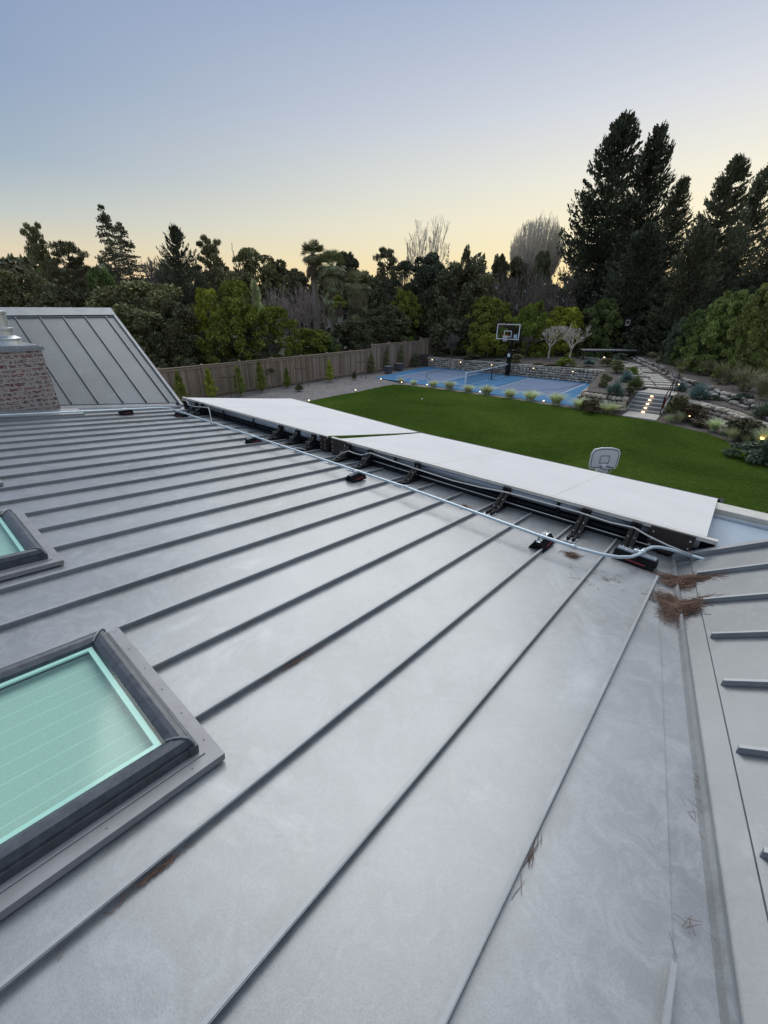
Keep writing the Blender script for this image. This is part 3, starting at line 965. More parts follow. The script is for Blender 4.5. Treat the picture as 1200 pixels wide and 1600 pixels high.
    for bxx in brackets:
        b = MB()
        yf = 3.99; zf = ZM(0, yf)
        b.hexa([(bxx - .055, yf - .09, ZM(0, yf - .09) + .003), (bxx + .055, yf - .09, ZM(0, yf - .09) + .003), (bxx + .055, yf + .05, ZM(0, yf + .05) + .003), (bxx - .055, yf + .05, ZM(0, yf + .05) + .003),
                (bxx - .055, yf - .09, ZM(0, yf - .09) + .010), (bxx + .055, yf - .09, ZM(0, yf - .09) + .010), (bxx + .055, yf + .05, ZM(0, yf + .05) + .010), (bxx - .055, yf + .05, ZM(0, yf + .05) + .010)], 2)
        for s_ in (-1, 1):
            b.bar((bxx + s_ * .026, yf - .05, zf + .028), (bxx + s_ * .026, yf + .04, zf + .022), .022, .034)
            b.bar((bxx + s_ * .028, yf + .11, zf + .012), (bxx + s_ * .028, yc - .045, zt - .06), .008, .040, up=(1, 0, 0))
            b.bar((bxx + s_ * .030, yc - .06, 2.70), (bxx + s_ * .030, yc - .06, zt - .03), .008, .034, up=(1, 0, 0))
        b.bar((bxx, yf + .13, zf + .0), (bxx, yc - .03, zt - .08), .046, .006, up=(0, 0, 1))
        b.box(bxx - .045, bxx + .045, yc - .052, yc - .026, zt - .10, zt - .024)
        b.bar((bxx, yf + .06, zf + .012), (bxx, yc + .02, 2.69), .075, .02)
        for s_ in (-1, 1):
            for (yy, zz) in ((yc - .053, zt - .055),):
                b.lathe([(.010, 0), (.010, .010), (.004, .012)], (bxx + s_ * .022, yy, zz), 8, 1)
            for t in (.12, .5, .88):
                yy = yf + .10 + (yc - .045 - yf - .11) * t; zz = zf + .022 + (zt - .06 - zf - .012) * t
                b.lathe([(.0055, 0), (.0055, .008)], (bxx + s_ * .028, yy - .010, zz + .008), 6, 1)
        done(b, 'bracket', [M['black'], M['bolt'], M['galv']])
    for bxx in tabs:
        b = MB(); b.box(bxx - .018, bxx + .018, yc - .015, yc - .003, 2.72, zt - .03)
        done(b, 'hanger_tab', M['black'])
    return root


awning(-9.96, -4.97, 7.49, 6.98, -9.80, -4.95, -9.92, -5.02, [-9.27, -9.0, -6.19, -5.71, -5.28], [-8.2, -7.1],
       [(-5.15, -4.985)], 'farther awning, its pale fabric ending by the left wing', [-8.2, -6.6])
awning(-4.88, 0.19, 6.97, 6.96, -4.70, .10, -4.95, .115, [-4.46, -4.0, -3.13, -1.82, -.92, -.45], [-3.55, -1.22],
       [(-4.87, -4.52), (-.33, .03)], 'nearer awning, its pale fabric reaching the low membrane roof', [-2.9, -1.3])

# ------------------------------------------------------------------ conduit, cables, support blocks
b = MB()
H_ = .118


def on(x, y, h=H_): return (x, y, ZM(x, y) + h)


pts = [on(-9.60, -1.5), on(-9.58, 1.1), on(-9.56, 3.60), on(-9.55, 3.72), on(-9.50, 3.80), on(-9.40, 3.83), on(-9.2, 3.825), on(-7, 3.775), on(-4.3, 3.72), on(-2.8, 3.69),
       on(-1.1, 3.56), on(-.75, 3.565), on(-.56, 3.60), on(-.44, 3.66), on(-.36, 3.75), on(-.32, 3.86), on(-.30, 3.98), on(-.28, 4.08), on(-.25, 4.15, .125), on(-.20, 4.19, .13), on(-.12, 4.21, .13),
       on(.15, 4.24, .12), on(.45, 4.25, .10)]
b.tube(pts, .0155, 14)
for q0, q1 in ((on(-.815, 3.562), on(-.765, 3.567)), (on(-.305, 3.93), on(-.295, 4.03)), (on(-2.83, 3.69), on(-2.77, 3.69)), (on(-5.9, 3.75), on(-5.84, 3.75))):
    b.tube([q0, q1], .021, 12)
tag(b.build('conduit', M['emt'], smooth=True), 'long pale steel pipe bent around the eave on black blocks', 'pipe')

b = MB()
cb_ = [(-.02 - 4.50, 4.10, 2.735), (-4.44, 4.2, 2.82), (-4.33, 4.23, 2.865), (-4.2, 4.22, 2.86), (-4.05, 4.22, 2.865), (-3.9, 4.24, 2.925), (-3.5, 4.24, 2.90), (-3.03, 4.24, 2.88), (-2.5, 4.24, 2.865),
       (-2.1, 4.24, 2.88), (-1.76, 4.24, 2.91), (-1.32, 4.24, 2.915), (-.98, 4.24, 2.915), (-.67, 4.24, 2.90), (-.45, 4.24, 2.915), (-.33, 4.22, 2.885), (-.15, 4.2, 2.855), (.05, 4.2, 2.83)]
b.tube(cb_, .0075, 8)
tag(b.build('cable', M['cable'], smooth=True), 'white cable draped along the nearer awning', 'cable')
b = MB()
b.tube([(-4.0, 4.36, 2.765), (-2.9, 4.34, 2.755), (-1.82, 4.33, 2.75), (-.9, 4.33, 2.745), (-.2, 4.33, 2.74)], .006, 8)
tag(b.build('cable', M['cable'], smooth=True), 'thin straight pale cable running low behind the brackets of the nearer awning', 'cable')
b = MB()
b.tube([(-9.6, 4.2, 2.95), (-9.32, 4.18, 2.965), (-9.18, 4.15, 2.90), (-8.9, 4.15, 2.905), (-8.43, 4.2, 2.945), (-8.3, 4.15, 2.90), (-8.2, 4.1, 2.82), (-8.1, 4.05, 2.74), (-7.95, 3.95, 2.745), (-7.6, 3.98, 2.765), (-7.2, 4.0, 2.745),
        (-6.9, 4.0, 2.765), (-6.6, 4.0, 2.755), (-6.15, 3.95, 2.745), (-5.75, 3.98, 2.735), (-5.5, 4.02, 2.745), (-5.2, 4.1, 2.735)], .008, 8)
tag(b.build('cable', M['cable'], smooth=True), 'white cable wandering over the seams below the farther awning', 'cable')

BL = None


def block(x, y, rz, ln, label):
    root = empty('support_block', (x, y, ZM(x, y) + .004), rz)
    tag(root, label, 'support block', 'black rubber blocks carrying the pipe')
    b = MB()
    h = .088; hw = .075; tw = .034
    n = 9
    # section in local YZ with an arch cut below, extruded along local X
    outer = [(-hw, 0), (-hw, .018), (-tw, h), (tw, h), (hw, .018), (hw, 0)]
    arch = [(.042 * math.cos(PI * i / 8), .042 * math.sin(PI * i / 8) * 1.05) for i in range(9)]
    sec = outer + arch
    k = len(sec)
    vs = [(-ln / 2, p, q) for p, q in sec] + [(ln / 2, p, q) for p, q in sec]
    fs = [(i, (i + 1) % k, k + (i + 1) % k, k + i) for i in range(k)]
    cap = [(0, 1, 2, 10), (2, 3, 10), (3, 4, 5, 6, 7, 8, 9), (3, 9, 10), ]
    # end faces as a strip between outer profile and arch
    ends = [(0, 1, 14), (1, 2, 12, 13, 14), (2, 3, 10, 11, 12), (3, 4, 8, 9, 10), (4, 5, 6, 7, 8)]
    fs += ends + [tuple(k + i for i in reversed(e)) for e in ends]
    b.add(vs, fs)
    b.build('rubber_block', M['rubber'], root, bevel=.003)
    # printed red band on the slanting side
    for s_ in (-1, 1):
        r = MB()
        y0, z0, y1, z1 = hw - .0075, .034, hw - .0122, .042
        r.add([(-ln * .16, s_ * (y0 + .0025), z0), (ln * .30, s_ * (y0 + .0025), z0), (ln * .30, s_ * (y1 + .0025), z1), (-ln * .28, s_ * (y1 + .0025), z1)], [(0, 1, 2, 3) if s_ < 0 else (3, 2, 1, 0)])
        r.build('red_marking', M['redtape'], root)
    s = MB()
    s.box(-ln / 2 + .01, ln / 2 - .01, -.021, .021, h, h + .003); s.box(-ln / 2 + .01, ln / 2 - .01, -.021, -.018, h + .003, h + .020); s.box(-ln / 2 + .01, ln / 2 - .01, .018, .021, h + .003, h + .020)
    st = s.build('strut_channel', M['galv'], root)
    c = MB()
    c.tube([(0, -.03 if 0 else 0, h + .005), (0, 0, h + .055)], .006, 8); c.tube([(-.026, 0, h + .03), (.026, 0, h + .03)], .017, 12)
    c.build('pipe_clamp', M['galv'], root)
    return root


block(-1.08, 3.60, PI / 2, .26, 'black rubber block with red band under the pipe, on the third seam from the valley')
block(-.34, 3.93, -.10, .34, 'long black rubber block where the pipe bends up beside the needle pile')
block(-3.63, 3.66, PI / 2, .24, 'small black rubber block in the middle of the pipe run')
block(-6.13, 3.74, PI / 2, .24, 'black rubber block under the pipe before the joint of the two awnings')
block(-8.92, 3.82, 0, .34, 'black rubber block near the far pipe corner, lying along the pipe')
block(-9.62, 3.02, PI / 2, .24, 'farthest small black rubber block below the left wing roof')

# ------------------------------------------------------------------ needle litter on the roof
def litter(name, cx, cy, rx, ry, n, zf, label, hmax=.05, ln=(.06, .16), kind='stuff', thin=1.0):
    b = MB()
    for i in range(n):
        a = random.uniform(0, 2 * PI); r = abs(random.gauss(0, .5)) * (.75 + .35 * math.sin(3 * a + cx * 9) + .2 * math.sin(5 * a + cy * 7))
        if n > 300 and r > 1.15: r *= .4
        x = cx + rx * r * math.cos(a); y = cy + ry * r * math.sin(a)
        h = hmax * max(0, 1 - r) * random.random() + .005
        d = random.uniform(0, PI) if rx > .03 else PI / 2 + random.gauss(0, .35); l = random.uniform(*ln); cv = random.uniform(-.25, .25)
        tz = random.uniform(-.06, .12) if r < .6 else random.uniform(-.01, .05)
        p = []
        for t in (0, .33, .66, 1):
            q = (t - .5) * l
            xx = x + q * math.cos(d) - cv * l * (t * t - t) * math.sin(d)
            yy = y + q * math.sin(d) + cv * l * (t * t - t) * math.cos(d)
            p.append((xx, yy, zf(xx, yy) + max(.004, h + tz * q)))
        b.tube(p, [q_ * thin for q_ in (.0016, .0018, .0014, .0008)], 3, cap=False)
    o = b.build(name, M['needle'])
    tag(o, label, 'pine needles', kind=kind)


def ZMR(x, y): return max(ZM(x, y), ZR(x, y))


litter('pine_needles', .06, 3.33, .19, .25, 1300, ZMR, 'largest heap of brown pine needles lying across the valley fold', .035)
litter('pine_needles', .03, 3.80, .23, .15, 800, ZMR, 'smaller heap of brown needles between pipe block and right wing', .035)
litter('pine_needles', -.79, 3.62, .13, .10, 110, ZM, 'thin patch of needles under the pipe right of the red banded block', .02, (.05, .12))
litter('pine_needles', -2.13, 3.93, .10, .07, 90, ZM, 'small brown tuft of needles between two seams near the brackets', .025, (.04, .1))
litter('pine_needles', -1.94, 1.0, .02, .30, 50, ZM, 'needles caught against the seam beyond the skylight corner', .012, (.02, .06), thin=.55)
litter('pine_needles', -1.465, .95, .02, .35, 60, ZM, 'needles caught against the second seam from the skylight corner', .012, (.02, .06), thin=.55)
litter('pine_needles', -1.012, .05, .010, .22, 90, ZM, 'dark line of needles along the seam below the big skylight', .010, (.015, .05), thin=.55)
litter('pine_needles', -.105, .95, .010, .16, 16, ZM, 'few dry twigs along the seam nearest the valley', .008, (.03, .09), thin=.55)
litter('pine_needles', .33, 1.6, .035, .9, 16, lambda x, y: ZMR(VR(y) - .08, y), 'loose dry twigs along the edge of the valley flashing', .006, (.02, .07), thin=.55)
litter('pine_needles', .36, 1.12, .06, .05, 7, lambda x, y: ZM(x, y) - .004, 'few crossed twigs where the short seam meets the valley', .006, (.03, .06), thin=.55)
litter('pine_needles', -.45, 3.4, .5, .4, 34, ZM, 'loose single needles scattered over the panels below the pipe', .003, (.03, .09), thin=.8)

PLANTS = [
    ('pine', 'olive', -67.9, 16.9, 0.0, 13.7, 4.4, 'tall narrow tree with tufted crown rising above the oaks at far left'),
    ('pine', 'dark', -65.3, 19.0, 0.0, 11.9, 6.9, 'rounded open pine beside the tall narrow tree at far left, pink sky under its crown'),
    ('redwood', 'redwood', -75.2, 27.4, 0.0, 17.7, 8.8, 'airy dark redwood, the tallest spire of the left skyline'),
    ('redwood', 'redwood', -78.3, 30.4, 0.0, 16.3, 10.3, 'shorter redwood spire tucked against the tallest one on the left'),
    ('bare', 'twig', -68.8, 29.8, 0.0, 11.4, 2.8, 'small bare wispy tree in pink sky between redwoods and black cedar'),
    ('cedar', 'black', -49.3, 24.3, 0.0, 12.2, 8.0, 'black layered cedar with upswept branch tips on the left skyline'),
    ('pine', 'olive', -54.0, 30.5, 0.0, 12.6, 5.6, 'umbrella pine with bare leaning trunk right of the black cedar'),
    ('spire', 'dark', -63.6, 39.7, 0.0, 13.5, 2.3, 'thin pointed conifer tip poking up by the broad round tree'),
    ('oak', 'olive', -58.0, 39.1, 0.0, 12.4, 10.8, 'broad round evergreen right of the umbrella pine'),
    ('oak', 'dark', -57.3, 43.7, 0.0, 11.2, 9.0, 'flat topped dark tree left of the palms'),
    ('oak', 'dark', -57.5, 46.6, 0.0, 10.0, 9.4, 'low dark tree crown directly left of the tallest palm'),
    ('oak', 'olive', -49.0, 10.0, 0.0, 7.7, 8.2, 'wide olive green oak behind the left roof ridge at the frame edge'),
    ('oak', 'dark', -44.4, 12.1, 0.0, 6.6, 7.3, 'dark low oak behind the middle of the left roof ridge'),
    ('oak', 'green', -49.3, 16.5, 0.0, 8.3, 4.3, 'small green tree at the foot of the redwood spires'),
    ('oak', 'olive', -33.4, 13.4, 0.0, 6.6, 9.5, 'huge olive oak behind the right end of the left roof'),
    ('oak', 'dark', -30.0, 13.7, 0.0, 5.3, 4.7, 'dark oak crown dropping behind the far left end of the fence'),
    ('bush', 'lime', -30.8, 16.7, 0.0, 6.1, 3.1, 'bright yellow green shrub top left of the big mounded bush'),
    ('bush', 'leaf', -27.0, 16.2, 0.0, 6.4, 5.3, 'big mounded yellow green bush behind the left fence'),
    ('cone', 'pale', -27.4, 18.4, 0.0, 6.6, 1.8, 'pale frosted upright tree top beside the big mounded bush'),
    ('bush', 'leaf', -26.9, 19.2, 0.0, 5.0, 4.7, 'mid green bush right of the big mounded bush'),
    ('bush', 'dark', -27.2, 16.8, 0.0, 4.0, 6.1, 'shadowed dark bush low behind the left fence'),
    ('bush', 'leaf', -27.3, 22.7, 0.0, 3.5, 5.6, 'low spreading green bush sloping down behind the fence'),
    ('twiggy', 'twig', -26.9, 19.1, 0.0, 2.8, 4.7, 'grey leafless shrub leaning over the fence top'),
    ('twiggy', 'twig2', -35.1, 26.5, 0.0, 7.1, 5.9, 'pinkish grey bare thicket left of the palms, nearer the broad tree'),
    ('twiggy', 'twig2', -35.0, 29.8, 0.0, 6.9, 6.1, 'pinkish grey bare thicket around the tallest palm trunk'),
    ('oak', 'black', -42.5, 42.3, 0.0, 11.2, 6.4, 'dark evergreen directly behind the palm crowns'),
    ('oak', 'dark', -38.9, 43.0, 0.0, 8.5, 7.7, 'dark evergreen right of the palm group'),
    ('palm', 'palm', -34.0, 29.5, 0.0, 10.5, 2.5, 'tallest palm with loose fan crown and long pale trunk'),
    ('skirtpalm', 'palm', -32.2, 30.0, 0.0, 9.7, 2.9, 'shaggy palm with hanging frond skirt beside the tallest palm'),
    ('skirtpalm', 'palm', -29.9, 30.9, 0.0, 8.1, 2.9, 'lower shaggy palm at the right of the palm group'),
    ('palm', 'palmy', -29.6, 28.4, 0.0, 6.0, 1.4, 'short young palm with bright green crown between the bigger palms'),
    ('pine', 'dark', -38.8, 45.8, 0.0, 11.7, 5.5, 'tufted open pine left of the tall bare tree'),
    ('bare', 'twig', -38.5, 48.6, 0.0, 12.6, 2.8, 'slim bare tree next to the tufted open pine'),
    ('bare', 'bone', -32.1, 44.6, 0.0, 14.1, 5.8, 'tall pale bare tree with upright forked limbs above the dark oak'),
    ('spire', 'dark', -33.9, 51.9, 0.0, 12.0, 3.3, 'small tiered conifer right of the tall bare tree'),
    ('cone', 'dark', -31.9, 53.2, 0.0, 12.1, 3.4, 'small egg shaped tree alone against the yellow sky'),
    ('oak', 'black', -27.5, 37.5, 0.0, 9.8, 8.1, 'dark oak mass under the tall bare tree'),
    ('oak', 'dark', -23.3, 37.3, 0.0, 8.7, 7.7, 'dark spreading oak behind the far court corner'),
    ('oak', 'olive', -25.2, 45.5, 0.0, 8.3, 6.2, 'dull green tree filling the dip right of the dark oaks'),
    ('bush', 'leaf', -26.8, 34.3, 0.0, 6.5, 4.4, 'green ivy covered tree left of the dark oak mass'),
    ('oak', 'dark', -27.4, 53.4, 0.0, 10.9, 3.7, 'little round tree left of the poplar'),
    ('oak', 'dark', -25.5, 54.3, 0.0, 10.6, 5.1, 'dark leafy tree directly left of the poplar'),
    ('poplar', 'bone', -24.5, 57.0, 0.0, 14.7, 6.4, 'round headed bare poplar glowing pale against the sunset'),
    ('oak', 'dark', -22.0, 53.7, 0.0, 10.9, 4.0, 'dark leafy crown in front of the bare poplar'),
    ('twiggy', 'twig', -19.7, 43.8, 0.0, 9.3, 6.5, 'brown bare spreading tree below the poplar'),
    ('twiggy', 'twig', -17.8, 46.7, 0.0, 9.1, 5.0, 'brown bare tree between poplar and tall redwoods'),
    ('bush', 'leaf', -19.3, 36.7, 0.0, 5.8, 5.7, 'yellow green tree behind the glass backboard'),
    ('bush', 'dark', -22.8, 37.6, 0.0, 3.8, 7.6, 'dark thicket behind the corner of fence and stone wall'),
    ('bush', 'leaf', -16.2, 38.7, 0.0, 5.5, 4.0, 'green bush in front of the bare brown trees'),
    ('bush', 'lime', -14.3, 41.6, 0.0, 5.1, 5.1, 'yellow topped spreading tree over the espaliered trees'),
    ('bush', 'green', -11.5, 42.5, 0.0, 5.7, 5.0, 'dark green layered tree beneath the tall redwoods'),
    ('bush', 'dark', -27.3, 32.0, 0.0, 5.1, 6.4, 'dark green tree in front of the grey roofed house'),
    ('bush', 'dark', -27.2, 27.3, 0.0, 4.0, 5.4, 'dark green hedge tree below the palms'),
    ('bush', 'green', -26.4, 23.8, 0.0, 2.8, 3.2, 'small green bush below the tallest palm'),
    ('bush', 'dark', -26.8, 36.8, 0.0, 5.1, 6.3, 'dark hedge tree behind the middle of the fence'),
    ('bush', 'dark', -18.0, 39.1, 0.0, 3.6, 7.1, 'dark hedge tree behind the hoop pole'),
    ('bush', 'dark', -14.5, 42.6, 0.0, 3.2, 7.0, 'shadowed hedge behind the espaliered trees'),
    ('bush', 'black', -11.5, 45.6, 0.0, 3.5, 6.7, 'shadowed hedge behind the slatted bench'),
    ('bush', 'black', -7.7, 43.3, 0.0, 4.4, 5.8, 'black understory shrub left of the grey green shrub'),
    ('bigredwood', 'black', -15.9, 52.6, 0.0, 21.0, 12.0, 'tallest redwood of the right hand grove'),
    ('bigredwood', 'black', -13.4, 55.4, 0.0, 20.4, 9.9, 'second redwood top just right of the tallest'),
    ('bigredwood', 'redwood', -9.2, 49.2, 0.0, 14.8, 6.6, 'lower feathery redwood between the two big groups'),
    ('bigredwood', 'redwood', -5.6, 47.7, 0.0, 15.3, 7.8, 'broad redwood at the right edge of the photo'),
    ('bigredwood', 'redwood', -4.0, 51.8, 0.0, 15.2, 6.2, 'redwood cut by the right edge of the frame'),
    ('bigredwood', 'redwood', -1.5, 44.0, 0.0, 12.3, 4.9, 'redwood just outside the right edge, only its left boughs in view'),
    ('bush', 'black', -1.7, 42.0, 0.0, 7.2, 5.2, 'black hedge mass filling the gap behind the right bank shrubs'),
    ('bigredwood', 'black', -10.0, 44.9, 0.0, 11.2, 8.8, 'dark low redwood in front of the tallest one'),
    ('bigredwood', 'redwood', -6.1, 43.6, 0.0, 10.6, 7.2, 'mid height redwood above the clipped shrubs'),
    ('hedge', 'hedge', -2.2, 34.4, 1.3, 4.6, 3.8, 'large rounded yellow green shrub on the right bank, second from the edge'),
    ('hedge', 'hedge', -0.4, 31.5, 1.3, 4.9, 3.2, 'large yellow green shrub cut by the right frame edge'),
    ('hedge', 'green', -3.8, 36.8, 1.3, 3.6, 2.5, 'mid green shrub between the grey green and the large yellow green ones'),
    ('hedge', 'grey', -4.8, 37.7, 1.3, 3.1, 2.0, 'grey green rounded shrub at the left end of the bank shrubs'),
    ('hedge', 'green', -2.3, 34.4, 1.3, 2.9, 2.3, 'green skirt of foliage low in front of the bank shrubs'),
    ('bare', 'twig', -21.28, 34.2, 0.94, 2.0, 1.93, 'bare young tree at the corner of the stone wall and fence'),
    ('espalier', 'twig', -15.9, 37.6, 1.01, 1.9, 1.66, 'dim bare tree left of the other espaliered trees'),
    ('espalier', 'bone', -13.77, 37.6, 1.01, 2.68, 2.12, 'wide bare tree with fanned grey branches, middle of the three'),
    ('espalier', 'bone', -12.0, 37.6, 1.01, 2.85, 1.74, 'pale bare tree with cup shaped branches nearest the slatted bench'),
    ('smalltree', 'lime', -18.01, 34.7, 0.95, 2.16, 2.27, 'small round yellow green tree left of the hoop'),
    ('mound', 'dark', -22.6, 34.0, 0.94, 0.3, 1.53, 'dark mound shrub at the left end of the wall top'),
    ('mound', 'dark', -19.02, 34.0, 0.94, 0.44, 1.78, 'dark mound shrub on the wall left of the hoop'),
    ('mound', 'olive', -21.06, 34.0, 0.94, -0.05, 1.73, 'low olive ground plant between the two dark mounds on the wall'),
    ('mound', 'olive', -15.12, 34.0, 0.94, 0.65, 1.35, 'olive shrub on the wall just right of the hoop pole'),
    ('mound', 'leaf', -11.07, 34.0, 0.94, 0.74, 1.44, 'yellow green shrub on the wall above the right end of the court'),
    ('mound', 'brown', -13.23, 34.0, 0.94, 0.14, 1.21, 'dry brown low plant on the wall right of the hoop'),
    ('mound', 'brown', -12.03, 34.0, 0.94, 0.17, 1.48, 'dry brown low plant left of the yellow green wall shrub'),
    ('mound', 'brown', -9.74, 34.0, 0.94, 0.1, 1.23, 'dry brown low plant right of the yellow green wall shrub'),
    ('agave', 'blue', -16.59, 34.0, 0.94, 0.22, 1.18, 'small blue grey rosette under the small round tree'),
    ('agave', 'blue', -9.67, 34.95, 1.1, 0.54, 1.25, 'blue grey rosette beside the pale path slab'),
    ('mound', 'olive', -8.67, 35.75, 1.1, 0.54, 1.16, 'olive shrub beside the lamp near the slatted bench'),
    ('mound', 'grey', -8.42, 38.68, 1.2, 0.57, 1.33, 'grey mound in front of the slatted bench'),
    ('mound', 'olive', -7.18, 32.83, 0.94, 0.82, 1.4, 'round olive shrub above the blue agave cluster'),
    ('mound', 'leaf', -6.25, 32.74, 0.93, 0.57, 0.86, 'small green shrub against the left side of the path'),
    ('agave', 'blue', -5.86, 29.59, 0.87, 0.82, 1.18, 'upper blue green agave of the cluster left of the steps'),
    ('agave', 'blue', -5.3, 25.02, 0.78, 0.84, 1.29, 'largest blue green agave in the bed left of the steps'),
    ('mound', 'olive', -6.42, 27.06, 0.82, 0.78, 0.89, 'yellowish shrub at the court corner beside the largest agave'),
    ('agave', 'green', -4.9, 27.44, 0.83, 0.89, 1.23, 'green spiky plant right of the largest agave'),
    ('mound', 'dark', -4.78, 25.44, 0.79, 0.39, 0.68, 'small dark shrub above the stone wall left of the steps'),
    ('agave', 'blue', -1.84, 26.43, 0.81, 0.99, 1.42, 'blue green agave right of the handrail'),
    ('agave', 'blue', -2.81, 28.2, 0.84, 0.67, 0.84, 'smaller blue green agave next to the handrail top'),
    ('mound', 'olive', -2.4, 24.26, 0.4, 0.78, 1.23, 'olive mound shrub spilling beside the handrail foot'),
    ('mound', 'brown', -1.67, 24.47, 0.1, 0.78, 1.41, 'brown green shrub behind the garden lamp right of the steps'),
    ('mound', 'brown', -1.23, 29.75, 0.88, 0.41, 1.06, 'brown low plant in the middle of the upper right bed'),
    ('mound', 'grey', -0.03, 26.5, 0.81, 0.48, 1.11, 'grey low plant at the right of the upper bed'),
    ('mound', 'brown', -5.89, 23.18, 0.1, 0.71, 1.12, 'brown twiggy shrub behind the lamp left of the steps'),
    ('agave', 'grey', 0.85, 23.54, 0.75, 0.95, 1.35, 'grey green spiky clump at the right frame edge on the wall'),
    ('mound', 'dark', 0.51, 22.22, 0.1, 0.79, 1.84, 'dark spreading shrub under the stone wall at right'),
    ('mound', 'grey', 0.66, 19.31, 0, 0.71, 1.39, 'grey green ground cover mound by the amber lamp'),
    ('mound', 'grey', 1.2, 18.86, 0, 0.9, 1.11, 'grey green plant cut by the right edge near the amber lamp'),
    ('tuft', 'straw', -2.1, 23.89, 0.05, 0.54, 0.91, 'pale grass tuft right of the lower step slab'),
    ('tuft', 'straw', -0.67, 23.09, 0.05, 0.62, 1.02, 'pale grass tuft under the right stone wall'),
    ('tuft', 'straw', 0.06, 21.84, 0.05, 0.63, 1.1, 'pale green grass tuft at the bend of the lawn'),
    ('tuft', 'straw', 0.97, 21.2, 0.05, 0.9, 0.99, 'tall wispy grass at the right frame edge'),
    ('tuft', 'dry', -4.37, 43.07, 1.3, 1.06, 2.39, 'tan grass clump at the far left of the upper bank'),
    ('tuft', 'dry', -5.42, 45.02, 1.4, 1.01, 1.97, 'small tan grass clump behind the boulder row'),
    ('tuft', 'dry', -3.83, 34.94, 1.3, 0.72, 1.45, 'tan grass clump just above the boulder row'),
    ('tuft', 'dry', -2.29, 32.93, 1.3, 0.96, 1.57, 'leaning tan grass left of the big grass bank'),
    ('tuft', 'dry', -1.16, 30.74, 1.2, 1.28, 2.02, 'large tan grass clump, left of the bank row'),
    ('tuft', 'dry', -0.19, 28.22, 1.2, 1.23, 1.95, 'large tan grass clump, middle of the bank row'),
    ('tuft', 'dry', 0.64, 26.19, 1.2, 1.18, 1.77, 'large tan grass clump at the right end of the bank row'),
    ('tuft', 'dry', -0.8, 34.13, 1.3, 1.1, 2.35, 'tan grass clump behind the bank row under the shrubs'),
]

# ------------------------------------------------------------------ stones, walls, steps
def ico():
    t = (1 + 5 ** .5) / 2
    v = [(-1, t, 0), (1, t, 0), (-1, -t, 0), (1, -t, 0), (0, -1, t), (0, 1, t), (0, -1, -t), (0, 1, -t), (t, 0, -1), (t, 0, 1), (-t, 0, -1), (-t, 0, 1)]
    f = [(0, 11, 5), (0, 5, 1), (0, 1, 7), (0, 7, 10), (0, 10, 11), (1, 5, 9), (5, 11, 4), (11, 10, 2), (10, 7, 6), (7, 1, 8), (3, 9, 4), (3, 4, 2), (3, 2, 6), (3, 6, 8), (3, 8, 9), (4, 9, 5), (2, 4, 11), (6, 2, 10), (8, 6, 7), (9, 8, 1)]
    v = [Vector(p).normalized() for p in v]
    mid = {}; nf = []

    def m(a, b):
        k = (min(a, b), max(a, b))
        if k not in mid:
            mid[k] = len(v); v.append(((v[a] + v[b]) / 2).normalized())
        return mid[k]
    for a, b, c in f:
        x, y, z = m(a, b), m(b, c), m(c, a)
        nf += [(a, x, z), (b, y, x), (c, z, y), (x, y, z)]
    return np.array([tuple(p) for p in v]), np.array(nf)


IV, IF = ico()


def rocks(name, items, mat):
    """items: (x, y, z, sx, sy, sz, rz) -> one mesh of weathered stones"""
    Vs = []; Fs = []
    for i, (x, y, z, sx, sy, sz, rz) in enumerate(items):
        p = np.sign(IV) * np.abs(IV) ** .72
        p = p * (1 + rng.normal(0, .10, (len(IV), 1))) * np.array([sx, sy, sz]) / 2
        c, s = math.cos(rz), math.sin(rz)
        q = np.empty_like(p)
        q[:, 0] = p[:, 0] * c - p[:, 1] * s + x; q[:, 1] = p[:, 0] * s + p[:, 1] * c + y; q[:, 2] = p[:, 2] + z
        Vs.append(q); Fs.append(IF + i * len(IV))
    return npmesh(name, np.vstack(Vs), np.vstack(Fs), mat)


